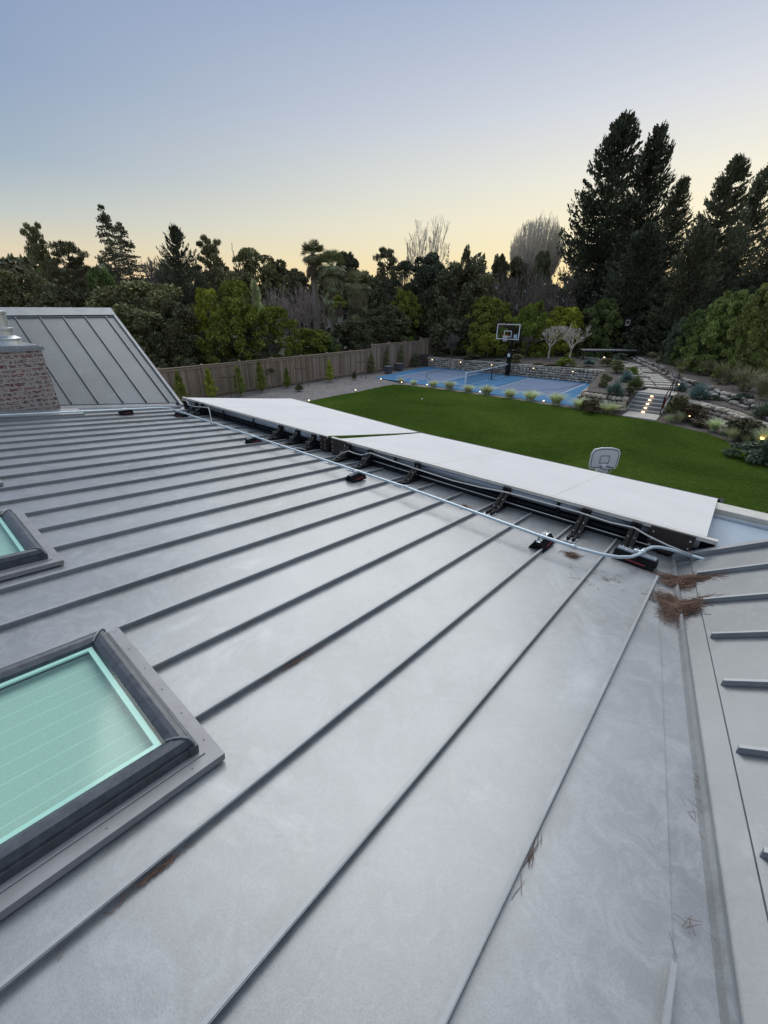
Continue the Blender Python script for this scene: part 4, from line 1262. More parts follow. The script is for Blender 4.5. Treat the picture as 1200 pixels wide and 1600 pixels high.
def stone_wall(name, path, z0f, z1f, th, size, label, mat='rock', cap=False, cat='stone wall'):
    """path: list of xy; stones on both faces over a mortar core"""
    root = empty(name, (path[0][0], path[0][1], z0f(*path[0])))
    tag(root, label, cat)
    ox, oy, oz = root.location
    items = []; core = MB()
    for i in range(len(path) - 1):
        a = Vector(path[i]); c = Vector(path[i + 1]); d = (c - a); ln = d.length; d.normalize(); nrm_ = Vector((-d.y, d.x))
        ang = math.atan2(d.y, d.x)
        k = []
        for (p, zf) in (((a), 0), ((c), 0)):
            pass
        w = th / 2 - size * .22
        pts = [a - nrm_ * w, c - nrm_ * w, c + nrm_ * w, a + nrm_ * w]
        core.hexa([(p.x, p.y, z0f(p.x, p.y) - .05) for p in pts] + [(p.x, p.y, z1f(p.x, p.y) - size * .12) for p in pts])
        hmid = z1f(*((a + c) / 2)) - z0f(*((a + c) / 2))
        rows = max(1, round(hmid / (size * .72)))
        for r in range(rows):
            s = random.uniform(0, size * .5)
            while s < ln:
                wd = size * random.uniform(.65, 1.5)
                for face in (-1, 1):
                    p = a + d * min(ln, s + wd / 2) + nrm_ * face * (th / 2 - size * .22)
                    zz0, zz1 = z0f(p.x, p.y), z1f(p.x, p.y)
                    hh = (zz1 - zz0) / rows
                    items.append((p.x - ox, p.y - oy, zz0 + hh * (r + .5) - oz + random.uniform(-.02, .02), wd * 1.04, size * .75, hh * random.uniform(.8, 1.15), ang + random.uniform(-.12, .12)))
                if r == rows - 1 and not cap:
                    p = a + d * min(ln, s + wd / 2)
                    items.append((p.x - ox, p.y - oy, z1f(p.x, p.y) - size * .2 - oz, wd, th * .8, size * .6, ang + random.uniform(-.3, .3)))
                s += wd
    core.v = [(p[0] - ox, p[1] - oy, p[2] - oz) for p in core.v]
    core.build('mortar_core', M['mortar'], root)
    link('stones', rocks('stones', items, M[mat]), root)
    if cap:
        cb = MB()
        for i in range(len(path) - 1):
            a = Vector(path[i]); c = Vector(path[i + 1]); d = (c - a).normalized(); n_ = Vector((-d.y, d.x)) * (th / 2 + .02)
            s = 0; ln = (c - a).length
            while s < ln:
                e = min(ln, s + random.uniform(.5, .9))
                p, q = a + d * (s + .006), a + d * (e - .006)
                pts = [p - n_, q - n_, q + n_, p + n_]
                cb.hexa([(v_.x - ox, v_.y - oy, z1f(v_.x, v_.y) - oz) for v_ in pts] + [(v_.x - ox, v_.y - oy, z1f(v_.x, v_.y) + .045 - oz) for v_ in pts])
                s = e
        cb.build('coping', M['slab'], root, bevel=.01)
    return root


stone_wall('stone_wall', [(-23.3, 33.5), (-16, 33.5), (-8.1, 33.5)], lambda x, y: 0, lambda x, y: .80 + .01 * (x + 23) * .8, .36, .24,
           'long straight stone wall with flat coping behind the blue court', cap=True)
stone_wall('stone_wall', [(-8.15, 33.4), (-7.75, 31.0), (-7.15, 27.0), (-6.95, 25.0)], lambda x, y: 0, lambda x, y: .62 if y > 26 else .5, .40, .26,
           'short stone wall along the right end of the blue court')
stone_wall('stone_wall', [(-6.9, 24.85), (-5.6, 24.8), (-4.75, 24.9)], lambda x, y: 0, lambda x, y: .72, .45, .24,
           'rough stone wall between court corner and left side of the steps')
stone_wall('stone_wall', [(-2.75, 26.7), (-1.5, 25.7), (-.15, 24.5), (.8, 22.95), (2.3, 21.3), (5, 18.6)], lambda x, y: .0, lambda x, y: .74 + .02 * (y - 25), .5, .25,
           'rough dry stone wall curving away to the right of the steps')
def boulder_row(path, label):
    r = empty('boulder_row', (path[0][0], path[0][1], ZT(*path[0]))); tag(r, label, 'boulders')
    ox, oy, oz = r.location; it = []
    for i in range(len(path) - 1):
        a = Vector(path[i]); c = Vector(path[i + 1]); d = (c - a); L_ = d.length; d.normalize(); n_ = Vector((-d.y, d.x)); s = 0
        while s < L_:
            for k in range(2):
                off = (-.10, .12)[k] + random.uniform(-.07, .07); zz = (.08, .26)[k] * random.uniform(.6, 1.1)
                sz = random.uniform(.15, .28)
                if random.random() < .12: continue
                p = a + d * (s + random.uniform(-.12, .12)) - n_ * off * -1
                it.append((p.x - ox, p.y - oy, ZT(p.x, p.y) - oz + zz, sz * random.uniform(1, 1.5), sz, sz * random.uniform(.6, .9), random.uniform(0, 3.1)))
            s += random.uniform(.22, .38)
    link('stones', rocks('stones', it, M['rockpale']), r)


boulder_row([(-8.25, 42.2), (-7.05, 39.3), (-5.35, 36.0), (-3.1, 30.8), (-1.25, 27.9), (.2, 25.3), (1.2, 23.2), (3.05, 20.8)], 'low row of pale boulders along the right side of the path')

# steps
st = empty('garden_steps', (-3.8, 25.0, 0)); tag(st, 'five concrete garden steps with glowing riser lights and pale slabs', 'steps')
b = MB()
for i in range(5):
    b.box(-.72, .72, i * .33, 1.9, i * .15 + (.0 if i else 0), i * .15 + .15)
b.build('stair_flight', M['concrete'], st, bevel=.008)
for sx in (-.82, .72):
    b = MB(); b.hexa([(sx, -.02, 0), (sx + .10, -.02, 0), (sx + .10, 1.9, 0), (sx, 1.9, 0), (sx, -.02, .16), (sx + .10, -.02, .16), (sx + .10, 1.9, .80), (sx, 1.9, .80)])
    b.build('side_kerb', M['concrete'], st, bevel=.008)
b = MB(); b.prism([(-.66, -1.42), (.86, -1.40), (.80, -.01), (-.68, -.01)], .0, .055)
b.build('lower_slab', M['slab'], st, bevel=.01)
b = MB()
b.prism([(-.80, 1.66), (.92, 1.66), (1.0, 2.35), (-.62, 2.4)], .755, .81); b.prism([(-.60, 2.43), (1.0, 2.38), (.95, 3.1), (-.55, 3.2)], .755, .808)
b.build('upper_slab', M['slab'], st, bevel=.01)
for i in range(5):
    b = MB(); b.box(-.05, .05, i * .33 - .028, i * .33 - .003, i * .15 + .075, i * .15 + .105)
    b.build('step_light', M['steplamp'], st)

hr = empty('handrail', (-3.02, 24.85, 0)); tag(hr, 'dark metal handrail on the right side of the garden steps', 'handrail')
for (y, z0, z1) in ((0, 0, .95), (1.55, .7, 1.66), (2.75, .8, 1.80)):
    b = MB(); b.tube([(0, y, z0), (0, y, z1)], .022, 8); b.build('post', M['black'], hr)
b = MB(); b.tube([(0, -.12, .80), (0, 0, .95), (0, 1.55, 1.66), (0, 2.75, 1.80), (0, 2.95, 1.70)], .026, 8, True); b.build('top_rail', M['black'], hr, smooth=True)
b = MB(); b.tube([(0, 0, .40), (0, 1.55, 1.10), (0, 2.75, 1.25)], .014, 8); b.build('lower_rail', M['black'], hr)
b = MB(); b.box(-.012, .012, .15, .62, .32, .86); b.build('red_panel', M['rust'], hr)

# ------------------------------------------------------------------ fence
def fence(x, ya, yb, ztop, label):
    root = empty('fence', (x, ya, 0)); tag(root, label, 'fence', 'wooden boundary fence')
    n = int((yb - ya) / 2.44 + .5); step = (yb - ya) / n
    b = MB(); y = 0
    while y < yb - ya - .02:
        w = .14
        dx = 0 if int(y / .125) % 2 else .022
        b.box(dx - .009, dx + .009, y, min(y + w, yb - ya), .06 + random.uniform(-.015, .01), ztop - .03)
        y += .125
    b.build('fence_boards', M['fence'], root)
    b = MB(); b.box(-.07, .09, 0, yb - ya, ztop - .005, ztop + .035); b.build('cap_rail', M['fence'], root)
    b = MB(); b.box(.034, .072, 0, yb - ya, .12, .21); b.build('lower_rail', M['fence'], root)
    b = MB(); b.box(.034, .072, 0, yb - ya, ztop - .13, ztop - .04); b.build('upper_rail', M['fence'], root)
    b = MB(); b.box(-.02, .02, 0, yb - ya, 0, .055); b.build('kick_board', M['fence'], root)
    for k in range(n + 1):
        y = k * step
        b = MB(); b.box(-.055, .11, y - .055, y + .055, 0, ztop + .06)
        b.hexa([(-.075, y - .075, ztop + .06), (.13, y - .075, ztop + .06), (.13, y + .075, ztop + .06), (-.075, y + .075, ztop + .06),
                (.01, y - .01, ztop + .12), (.04, y - .01, ztop + .12), (.04, y + .01, ztop + .12), (.01, y + .01, ztop + .12)])
        b.build('fence_post', M['fence'], root)
    return root


fence(-24.55, 2.5, 26.95, 1.80, 'lower stretch of brown board fence on the left behind the gravel bed')
fence(-24.55, 27.07, 33.6, 2.14, 'taller stretch of brown board fence beside the blue court')
f2 = fence(0, 0, 6.0, 2.10, 'short end of brown fence running back behind the stone wall')
f2.location = (-24.5, 33.72, .25); f2.rotation_euler = (0, 0, -.33)

# ------------------------------------------------------------------ court furniture
hoop = empty('basketball_hoop', (-15.15, 32.95, .024)); tag(hoop, 'tall basketball hoop with glass backboard and black pole behind the court net', 'basketball hoop')
b = MB(); b.bar((0, 0, 0), (0, .02, 3.45), .14, .14, up=(0, 1, 0)); b.box(-.2, .2, -.2, .2, 0, .02); b.build('pole', M['black'], hoop, bevel=.01)
b = MB(); b.box(-.15, .15, -.17, .13, .03, 1.75); b.build('pole_padding', M['black'], hoop, bevel=.05)
b = MB(); b.box(-.11, .11, -.186, -.172, 1.42, 1.66); b.build('white_notice', M['white'], hoop)
for x in (-.22, .22):
    b = MB(); b.bar((x * .3, -.02, 3.38), (x, -.98, 3.62), .05, .07); b.bar((x * .3, -.02, 2.75), (x, -.98, 2.98), .05, .07); b.build('extension_arm', M['black'], hoop)
bz_ = 2.74; BW, BH = .915, 1.07
bd = empty('backboard', (0.10, -1.05, bz_)); bd.parent = hoop
b = MB(); b.box(-BW + .04, BW - .04, -.006, .006, .04, BH - .04); b.build('glass', M['boardglass'], bd)
b = MB()
for (x0, x1, z0, z1) in ((-BW, BW, 0, .055), (-BW, BW, BH - .055, BH), (-BW, -BW + .055, .055, BH - .055), (BW - .055, BW, .055, BH - .055)):
    b.box(x0, x1, -.03, .02, z0, z1)
b.build('board_frame', M['white'], bd)
b = MB()
for (x0, x1, z0, z1) in ((-.305, .305, .16, .21), (-.305, .305, .56, .61), (-.305, -.255, .21, .56), (.255, .305, .21, .56)):
    b.box(x0, x1, -.012, -.0065, z0, z1)
b.build('target_square', M['white'], bd)
b = MB(); b.box(.50, .76, -.012, -.0065, .10, .36); b.build('sticker', M['sticker'], bd)
b = MB(); b.box(-.62, -.5 + 1.12, .022, .06, .05, .12); b.box(-.03, .03, .022, .06, .1, .9); b.build('back_brace', M['black'], bd)
b = MB()
rim = [(.10 + .228 * math.cos(2 * PI * k / 24), -1.05 - .38 + .228 * math.sin(2 * PI * k / 24), 3.05 - .024) for k in range(25)]
b.tube(rim, .014, 6, False); b.box(.02, .18, -1.15, -1.083, 2.97, 3.03); b.build('rim', M['orange'], hoop)
b = MB()
for k in range(14):
    p = []
    for j in range(6):
        r = .222 - .095 * (j / 5) ** .7; a = 2 * PI * (k + (.5 * j)) / 14
        p.append((.10 + r * math.cos(a), -1.43 + r * math.sin(a), 3.02 - .08 * j))
    b.tube(p, .007, 4)
    p = []
    for j in range(6):
        r = .222 - .095 * (j / 5) ** .7; a = 2 * PI * (k - (.5 * j)) / 14
        p.append((.10 + r * math.cos(a), -1.43 + r * math.sin(a), 3.02 - .08 * j))
    b.tube(p, .007, 4)
b.build('hoop_net', M['netting'], hoop)

# second, distant hoop under the redwoods
h2 = empty('basketball_hoop', (-9.3, 42.3, 1.42)); tag(h2, 'small distant basketball hoop in the dark under the redwoods', 'basketball hoop')
h2.rotation_euler = (0, 0, .1); h2.scale = (.62, .62, .95)
b = MB(); b.bar((0, 0, 0), (0, .0, 2.9), .1, .1, up=(0, 1, 0)); b.build('pole', M['black'], h2)
b = MB(); b.box(-.55, .55, -.40, -.36, 2.25, 3.05); b.bar((0, 0, 2.7), (0, -.36, 2.7), .08, .08); b.build('backboard', M['black'], h2)
b = MB()
for (x0, x1, z0, z1) in ((-.24, .24, 2.42, 2.47), (-.24, .24, 2.74, 2.79), (-.24, -.19, 2.47, 2.74), (.19, .24, 2.47, 2.74)): b.box(x0, x1, -.412, -.402, z0, z1)
b.build('target_square', M['cream'], h2)
b = MB(); b.tube([(.22 * math.cos(2 * PI * k / 16), -.64 + .22 * math.sin(2 * PI * k / 16), 2.35) for k in range(17)], .016, 5, False); b.build('rim', M['cream'], h2)

# small white hoop standing just outside the awning
h3 = empty('basketball_hoop', (-1.76, 8.74, 0.0), .70); h3.scale = (.86, .86, 1.0)
tag(h3, 'small white toy basketball hoop peeping over the front edge of the nearer awning', 'basketball hoop')
b = MB(); b.tube([(0, .16, .03), (0, .16, 1.95)], .035, 12); b.build('pole', M['white'], h3)
b = MB(); b.prism([(-.3, -.25), (.3, -.25), (.25, .45), (-.25, .45)], .03, .14); b.build('base', M['ink'], h3, bevel=.02)
b = MB()
outl = [(-.285, .0), (.285, .0), (.325, .07), (.33, .32), (.28, .40), (.12, .435), (-.12, .435), (-.28, .40), (-.33, .32), (-.325, .07)]
k = len(outl)
b.add([(x, -.014, 1.96 + z) for x, z in outl] + [(x, .014, 1.96 + z) for x, z in outl],
      [tuple(range(k)), tuple(range(2 * k - 1, k - 1, -1))] + [(i, k + i, k + (i + 1) % k, (i + 1) % k) for i in range(k)])
b.build('backboard', M['white'], h3)
b = MB()
inn = [(x * .90, (z - .215) * .86 + .215) for x, z in outl]
b.tube([(x, -.016, 1.96 + z) for x, z in inn + inn[:1]], .0065, 4, False)
for p, q in (((-.10, .12), (.10, .12)), ((.10, .12), (.10, .27)), ((.10, .27), (-.10, .27)), ((-.10, .27), (-.10, .12))):
    b.tube([(p[0], -.016, 1.96 + p[1]), (q[0], -.016, 1.96 + q[1])], .0065, 4)
b.build('board_outline', M['ink'], h3)
b = MB(); b.tube([(.13 * math.cos(2 * PI * k / 24), -.17 + .13 * math.sin(2 * PI * k / 24), 2.03) for k in range(25)], .008, 6, False); b.build('rim', M['ink'], h3)
b = MB(); b.box(-.05, .05, -.06, -.0145, 1.93, 2.05); b.box(-.06, .16, .015, .19, 1.86, 1.95); b.build('bracket', M['white'], h3, bevel=.01)
b = MB()
for k in range(12):
    a = 2 * PI * k / 12; a2 = a + .5
    b.tube([(.128 * math.cos(a), -.17 + .128 * math.sin(a), 2.03), (.09 * math.cos(a2), -.17 + .09 * math.sin(a2), 1.86)], .004, 4)
b.build('hoop_net', M['netting'], h3)

# court net
net = empty('court_net', (CC[0] + .12, CC[1], .024), ct); tag(net, 'low white taped net stretched across the blue court', 'net')
for y in (-3.38, 3.38):
    b = MB(); b.box(-.045, .045, y - .045, y + .045, 0, .93); b.build('net_post', M['white'], net, bevel=.01)
b = MB(); b.bar((0, .55, 0), (0, .55, .86), .05, .05, up=(1, 0, 0)); b.box(-.3, .3, .50, .60, .0, .03); b.build('centre_post', M['black'], net)
N_ = 40
top = lambda y: .86 + .055 * (y / 3.35) ** 2
b = MB()
for i in range(N_):
    y0 = -3.33 + 6.66 * i / N_; y1 = -3.33 + 6.66 * (i + 1) / N_
    b.hexa([(-.012, y0, top(y0) - .055), (.012, y0, top(y0) - .055), (.012, y1, top(y1) - .055), (-.012, y1, top(y1) - .055),
            (-.012, y0, top(y0)), (.012, y0, top(y0)), (.012, y1, top(y1)), (-.012, y1, top(y1))])
b.build('net_tape', M['white'], net)
b = MB()
for i in range(150):
    y = -3.33 + 6.66 * i / 149; b.box(-.0015, .0015, y - .0015, y + .0015, .06, top(y) - .056)
for z in np.arange(.06, .80, .05): b.box(-.0015, .0015, -3.33, 3.33, z, z + .003)
b.build('net_mesh', M['blacknet'], net)

# slatted bench on the terrace
bn = empty('slatted_bench', (-9.9, 40.35, 1.10), math.radians(40)); tag(bn, 'long dark table like bench topped with pale slats under the redwoods', 'bench')
b = MB()
for (x0, x1, y0, y1) in ((-2.25, 2.25, -.62, -.55), (-2.25, 2.25, .55, .62), (-2.25, -2.18, -.55, .55), (2.18, 2.25, -.55, .55)): b.box(x0, x1, y0, y1, .60, .70)
b.build('bench_frame', M['wood_dark'], bn)
for x in (-2.2, -.75, .75, 2.2):
    for y in (-.58, .58):
        b = MB(); b.box(x - .04, x + .04, y - .04, y + .04, -.2, .60); b.build('leg', M['wood_dark'], bn)
b = MB()
for i in range(15):
    x = -2.1 + i * .3; b.hexa([(x + dx * .5 + (.22 if yy > 0 else 0) - .1 + (.11 if k_ else 0) * 0, yy, z) for z in (.705, .735) for (dx, yy, k_) in ((-.16, -.6, 0), (.16, -.6, 0), (.16, .6, 1), (-.16, .6, 1))])
b.build('slats', plain('pale_slat', (.55, .55, .56), .7, 0, .1, 5), bn)

# grey planters by the fence
for (x, y, lab, w, h) in ((-23.15, 27.5, 'nearer square grey planter against the taller fence', .23, .52), (-23.6, 29.45, 'farther square grey planter against the taller fence', .27, .55)):
    r = empty('planter', (x, y, 0)); tag(r, lab, 'planter', 'grey planters by the fence')
    b = MB(); b.hexa([(-w, -w, .05), (w, -w, .05), (w, w, .05), (-w, w, .05), (-w - .03, -w - .03, h), (w + .03, -w - .03, h), (w + .03, w + .03, h), (-w - .03, w + .03, h)])
    b.build('pot', M['bin'], r, bevel=.01)
    b = MB(); b.box(-w - .045, w + .045, -w - .045, w + .045, h, h + .05); b.build('rim', plain('planter_rim', (.16, .15, .165), .7), r)
    for sx in (-1, 1):
        for sy in (-1, 1):
            b = MB(); b.box(sx * w * .7 - .03, sx * w * .7 + .03, sy * w * .7 - .03, sy * w * .7 + .03, 0, .05); b.build('foot', M['black'], r)

# ------------------------------------------------------------------ garden lights
def path_lamp(x, y, z, label, mat='lamp', h=.15, r=.036):
    root = empty('garden_lamp', (x, y, z)); tag(root, label, 'garden lamp', 'lit garden lamps')
    b = MB(); b.lathe([(.012, 0), (.012, h - .05)], (0, 0, 0), 8); b.build('stem', M['black'], root)
    b = MB(); b.lathe([(r * .7, h - .045), (r, h - .02), (r, h), (r * .5, h + .012)], (0, 0, 0), 14); b.build('lens', M[mat], root)
    b = MB(); b.lathe([(r * 1.15, h - .055), (r * 1.15, h - .046)], (0, 0, 0), 14); b.build('collar', M['black'], root)


GL = [(-21.0, 24.1, 0, 'lit lamp in the gravel at the left corner of the court'),
      (-18.9, 23.95, 0, 'lit lamp at the far left corner of the lawn'),
      (-16.9, 24.25, 0, 'lit lamp between the second and third grass tufts from the left'),
      (-12.85, 24.3, 0, 'lit lamp between the fifth and sixth grass tufts from the left'),
      (-8.7, 24.15, 0, 'lit lamp between the eighth and ninth grass tufts from the left'),
      (-5.85, 24.2, .15, 'lit lamp under the rough wall left of the steps'),
      (-18.75, 15.3, 0, 'lit lamp at the lawn edge nearest the awning'),
      (-19.15, 19.5, 0, 'lit lamp halfway along the curved left edge of the lawn'),
      (-1.75, 24.2, .2, 'lit lamp on a stem among the shrubs right of the steps')]
for x, y, z, lab in GL: path_lamp(x, y, z, lab)
path_lamp(.93, 20.9, .28, 'amber lamp glowing in the ground cover near the right frame edge', 'amber', .2, .06)
path_lamp(-9.7, 38.9, 1.05, 'lit lamp in front of the slatted bench', 'lamp', .3, .06)
path_lamp(-3.0, 28.5, .85, 'lit lamp beside the top of the handrail', 'lamp', .3, .04)
b = MB(); b.lathe([(.0, 0), (.03, .004), (.045, .03), (.03, .068), (0.001, .075)], (-14.4, 20.2, .03), 14)
tag(b.build('ball', M['white'], smooth=True), 'small white ball lying on the lawn', 'ball')
WN = ['leftmost', 'second from the left', 'middle', 'fourth from the left', 'rightmost']
for i, (x, z) in enumerate(((-22.76, .66), (-19.76, .67), (-16.79, .68), (-13.22, .70), (-10.22, .72))):
    r = empty('wall_lamp', (x, 33.30, z)); tag(r, 'lit lamp on the long stone wall, %s of five' % WN[i], 'wall lamp', 'lamps on the stone wall')
    b = MB(); b.box(-.06, .06, -.06, .0, .03, .05); b.build('hood', M['black'], r)
    b = MB(); b.box(-.032, .032, -.05, -.004, -.012, .029); b.build('lens', M['lamp'], r)

# ------------------------------------------------------------------ foliage builders (unit size: 1 wide, 1 high)
def cards(C_, D, ls, ws, jitter=.8, n=None):
    """rhombic leaf cards at C_ (N,3) turned roughly along D (N,3)"""
    N = len(C_)
    D = D + rng.normal(0, jitter, (N, 3)); D /= np.linalg.norm(D, axis=1, keepdims=True) + 1e-9
    R = rng.normal(0, 1, (N, 3)); S = np.cross(D, R); S /= np.linalg.norm(S, axis=1, keepdims=True) + 1e-9
    l = (ls * rng.uniform(.6, 1.3, (N, 1))); w = (ws * rng.uniform(.6, 1.3, (N, 1)))
    V = np.stack([C_ - D * l, C_ + S * w, C_ + D * l, C_ - S * w], 1).reshape(-1, 3)
    F = np.arange(4 * N).reshape(N, 4)
    return V, F


def lobes(K, rad, zlo, zhi, wr, shape='dome'):
    out = []
    for i in range(K):
        a = rng.uniform(0, 2 * PI); u = rng.uniform(0, 1) ** .5
        z = rng.uniform(0, 1)
        if shape == 'dome': R = math.sqrt(max(.02, 1 - (z * .95) ** 2.2))
        elif shape == 'ball': R = math.sqrt(max(.03, 1 - (2 * z - 1) ** 2 * .96))
        elif shape == 'cone': R = (1 - z) ** .8 + .06
        else: R = 1
        r = rad * rng.uniform(.75, 1.25)
        rr = (wr - r * .6) * R * u
        out.append((rr * math.cos(a), rr * math.sin(a), zlo + r + (zhi - zlo - 1.7 * r) * z, r))
    return out


def leafy(K, rad, zlo, zhi, n, ls, ws, shape='dome', wr=.5, squash=.8, up=.3, fill=.35):
    lb = lobes(K, rad, zlo, zhi, wr, shape)
    w = np.array([l[3] ** 2 for l in lb]); idx = rng.choice(len(lb), n, p=w / w.sum())
    d = rng.normal(0, 1, (n, 3)); d /= np.linalg.norm(d, axis=1, keepdims=True)
    d[:, 2] = np.where(rng.random(n) < .6, np.abs(d[:, 2]), d[:, 2])
    r = np.array([l[3] for l in lb])[idx][:, None] * (1 - fill * rng.random((n, 1)) ** 2)
    c = np.array([l[:3] for l in lb])[idx]
    P = c + d * r * np.array([1, 1, squash])
    D = d + np.array([0, 0, up])
    V, F = cards(P, D, ls, ws)
    V[:, 2] = np.clip(V[:, 2], 0.0, 1.05)
    return V, F, lb


def norm_tubes(b): return b


def trunk_to(lobes_, r0, top=.55, n=9):
    b = MB()
    b.tube([(0, 0, -.03), (.01, 0, top * .4), (0, .01, top)], [r0, r0 * .75, r0 * .5], 8)
    ls = sorted(lobes_, key=lambda l: -l[3])[:n]
    for (x, y, z, r) in ls:
        z0 = top * random.uniform(.45, .95)
        b.tube([(0, 0, z0), (x * .45, y * .45, z0 + (z - z0) * .35), (x * .9, y * .9, z)], [r0 * .45, r0 * .28, r0 * .1], 5)
    return b


def mesh_of(b, name, mat):
    me = bpy.data.meshes.new(name); me.from_pydata(b.v, [], b.f); me.materials.append(mat); me.update(); return me


PRO = {}


def proto(kind, v):
    """(crown mesh, trunk mesh or None) of unit size"""
    key = (kind, v)
    if key in PRO: return PRO[key]
    mt = L['dark']
    if kind == 'oak':
        V, F, lb = leafy(80 + v * 14, .080, .02, 1.0, 20000, .018, .009, 'dome', fill=.5)
        t = trunk_to(lb, .03)
    elif kind == 'bush':
        V, F, lb = leafy(130, .062, 0.0, 1.0, 20000, .019, .0085, 'dome', up=.9, fill=.5)
        t = None
    elif kind == 'hedge':
        V, F, lb = leafy(230, .055, -.05, 1.0, 26000, .020, .009, 'dome', up=.8, fill=.6)
        t = None
    elif kind == 'cone':
        V, F, lb = leafy(36, .13, .05, 1.0, 7000, .026, .012, 'cone', up=1.0)
        t = trunk_to(lb, .03, .8)
    elif kind == 'smalltree':
        V, F, lb = leafy(22, .14, .25, 1.0, 5000, .030, .016, 'ball', up=.3)
        t = trunk_to(lb, .03, .6)
    elif kind == 'mound':
        V, F, lb = leafy(14, .2, -.1, 1.0, 1800, .075, .028, 'dome', up=1.0)
        t = None
    elif kind == 'pine':
        lb = []
        for i in range(46):
            z = .24 + .73 * (i / 45) ** .9; a = i * 2.4 + rng.uniform(-.5, .5)
            rr = (.36 * (1.12 - z) + .10) * rng.uniform(.4, 1.25) if v == 0 else .34 * math.sin(PI * min(1, (z - .3) / .75)) * rng.uniform(.3, 1.2)
            lb.append((rr * math.cos(a), rr * math.sin(a), z, rng.uniform(.035, .07)))
        n = 13000; idx = rng.integers(0, len(lb), n)
        d = rng.normal(0, 1, (n, 3)); d /= np.linalg.norm(d, axis=1, keepdims=True)
        A = np.array(lb)
        P = A[idx, :3] + d * A[idx, 3:4] * rng.random((n, 1)) ** .5 * np.array([1.9, 1.9, .55])
        V, F = cards(P, d + [0, 0, .8], .017, .006)
        b = MB(); b.tube([(0, 0, -.02), (.02, 0, .4), (-.01, .01, .75), (0, 0, .96)], [.022, .017, .010, .004], 8)
        for (x, y, z, r) in lb:
            z0 = z - .08
            b.tube([(0, 0, z0), (x * .5, y * .5, z0 + .02), (x, y, z)], [.009, .006, .003], 5)
        t = b
    elif kind in ('redwood', 'bigredwood', 'cedar', 'spire'):
        nb, droop, tip, nl, exp_, dens = {'redwood': (170, -.16, .12, .62, .74, 56), 'bigredwood': (380, .0, .24, .5, .62, 66),
                                         'cedar': (150, .06, .55, .5, .60, 70), 'spire': (60, -.1, .1, .5, .9, 30)}[kind]
        Ps = []; Ds = []
        b = MB(); b.tube([(0, 0, -.02), (0, 0, .5), (0, 0, .985)], [.020, .011, .0015], 8)
        lo = .06 if kind == 'bigredwood' else .16
        for i in range(nb):
            z = lo + (.99 - lo) * (rng.random() ** .85)
            R = .5 * (1 - z) ** exp_ * rng.uniform(.62 if kind != 'redwood' else .8, 1.08) + .015
            if kind == 'cedar': R *= (1 if z < .75 else .85)
            a = rng.uniform(0, 2 * PI)
            m_ = int(dens * (.35 + R * 2.2)); t_ = rng.random(m_) ** .7
            hs = R * (droop * t_ + tip * t_ ** 2.5)
            sp_ = (.010 + .07 * R * t_ * (1.2 - t_) * 2)
            off = rng.normal(0, 1, m_) * sp_
            x = np.cos(a) * R * t_ - np.sin(a) * off; y = np.sin(a) * R * t_ + np.cos(a) * off
            zz = z + hs + rng.normal(0, .006, m_) - np.abs(off) * .2
            Ps.append(np.stack([x, y, zz], 1))
            Ds.append(np.stack([np.cos(a) * np.ones(m_) - np.sin(a) * off * 25 * .5, np.sin(a) * np.ones(m_) + np.cos(a) * off * 25 * .5, np.full(m_, .25 if kind != 'redwood' else -.1) + tip * t_ * 1.6], 1))
            if R > .1:
                b.tube([(0, 0, z), (math.cos(a) * R * .55, math.sin(a) * R * .55, z + R * (droop * .55 + tip * .2)), (math.cos(a) * R * .95, math.sin(a) * R * .95, z + R * (droop + tip) * .9)], [.004, .0025, .001], 4)
        if kind in ('bigredwood', 'cedar'):     # leader shoots
            for i in range(16):
                a = rng.uniform(0, 2 * PI); z = rng.uniform(.86, .97); m_ = 40; t_ = rng.random(m_)
                R = (1.01 - z) * .33
                Ps.append(np.stack([np.cos(a) * R * t_, np.sin(a) * R * t_, z + (.995 - z) * .7 * t_], 1)); Ds.append(np.tile([np.cos(a) * .3, np.sin(a) * .3, 1.2], (m_, 1)))
        P = np.vstack(Ps); D = np.vstack(Ds)
        V, F = cards(P, D, .0135 if kind != 'cedar' else .017, .0052, .35)
        t = b
    elif kind == 'tuft':
        N = 420; Vs = []; Fs = []
        a = rng.uniform(0, 2 * PI, N); ln = rng.uniform(.6, 1.05, N); sp = rng.uniform(.08, .62, N); base = rng.uniform(0, .12, N)
        for i in range(N):
            c, s = math.cos(a[i]), math.sin(a[i]); w = .012
            for j in range(4):
                t_ = j / 3
                r = base[i] + sp[i] * t_ ** 1.5 * .8; z = ln[i] * (t_ - .28 * sp[i] * 1.6 * t_ ** 3)
                ww = w * (1 - t_ * .85)
                Vs.append((r * c - s * ww, r * s + c * ww, z)); Vs.append((r * c + s * ww, r * s - c * ww, z))
            k = i * 8
            for j in range(3): Fs.append((k + 2 * j, k + 2 * j + 1, k + 2 * j + 3, k + 2 * j + 2))
        V = np.array(Vs); F = np.array(Fs); V[:, 2] = np.clip(V[:, 2], 0, 1)
        t = None
    elif kind == 'agave':
        Vs = []; Fs = []
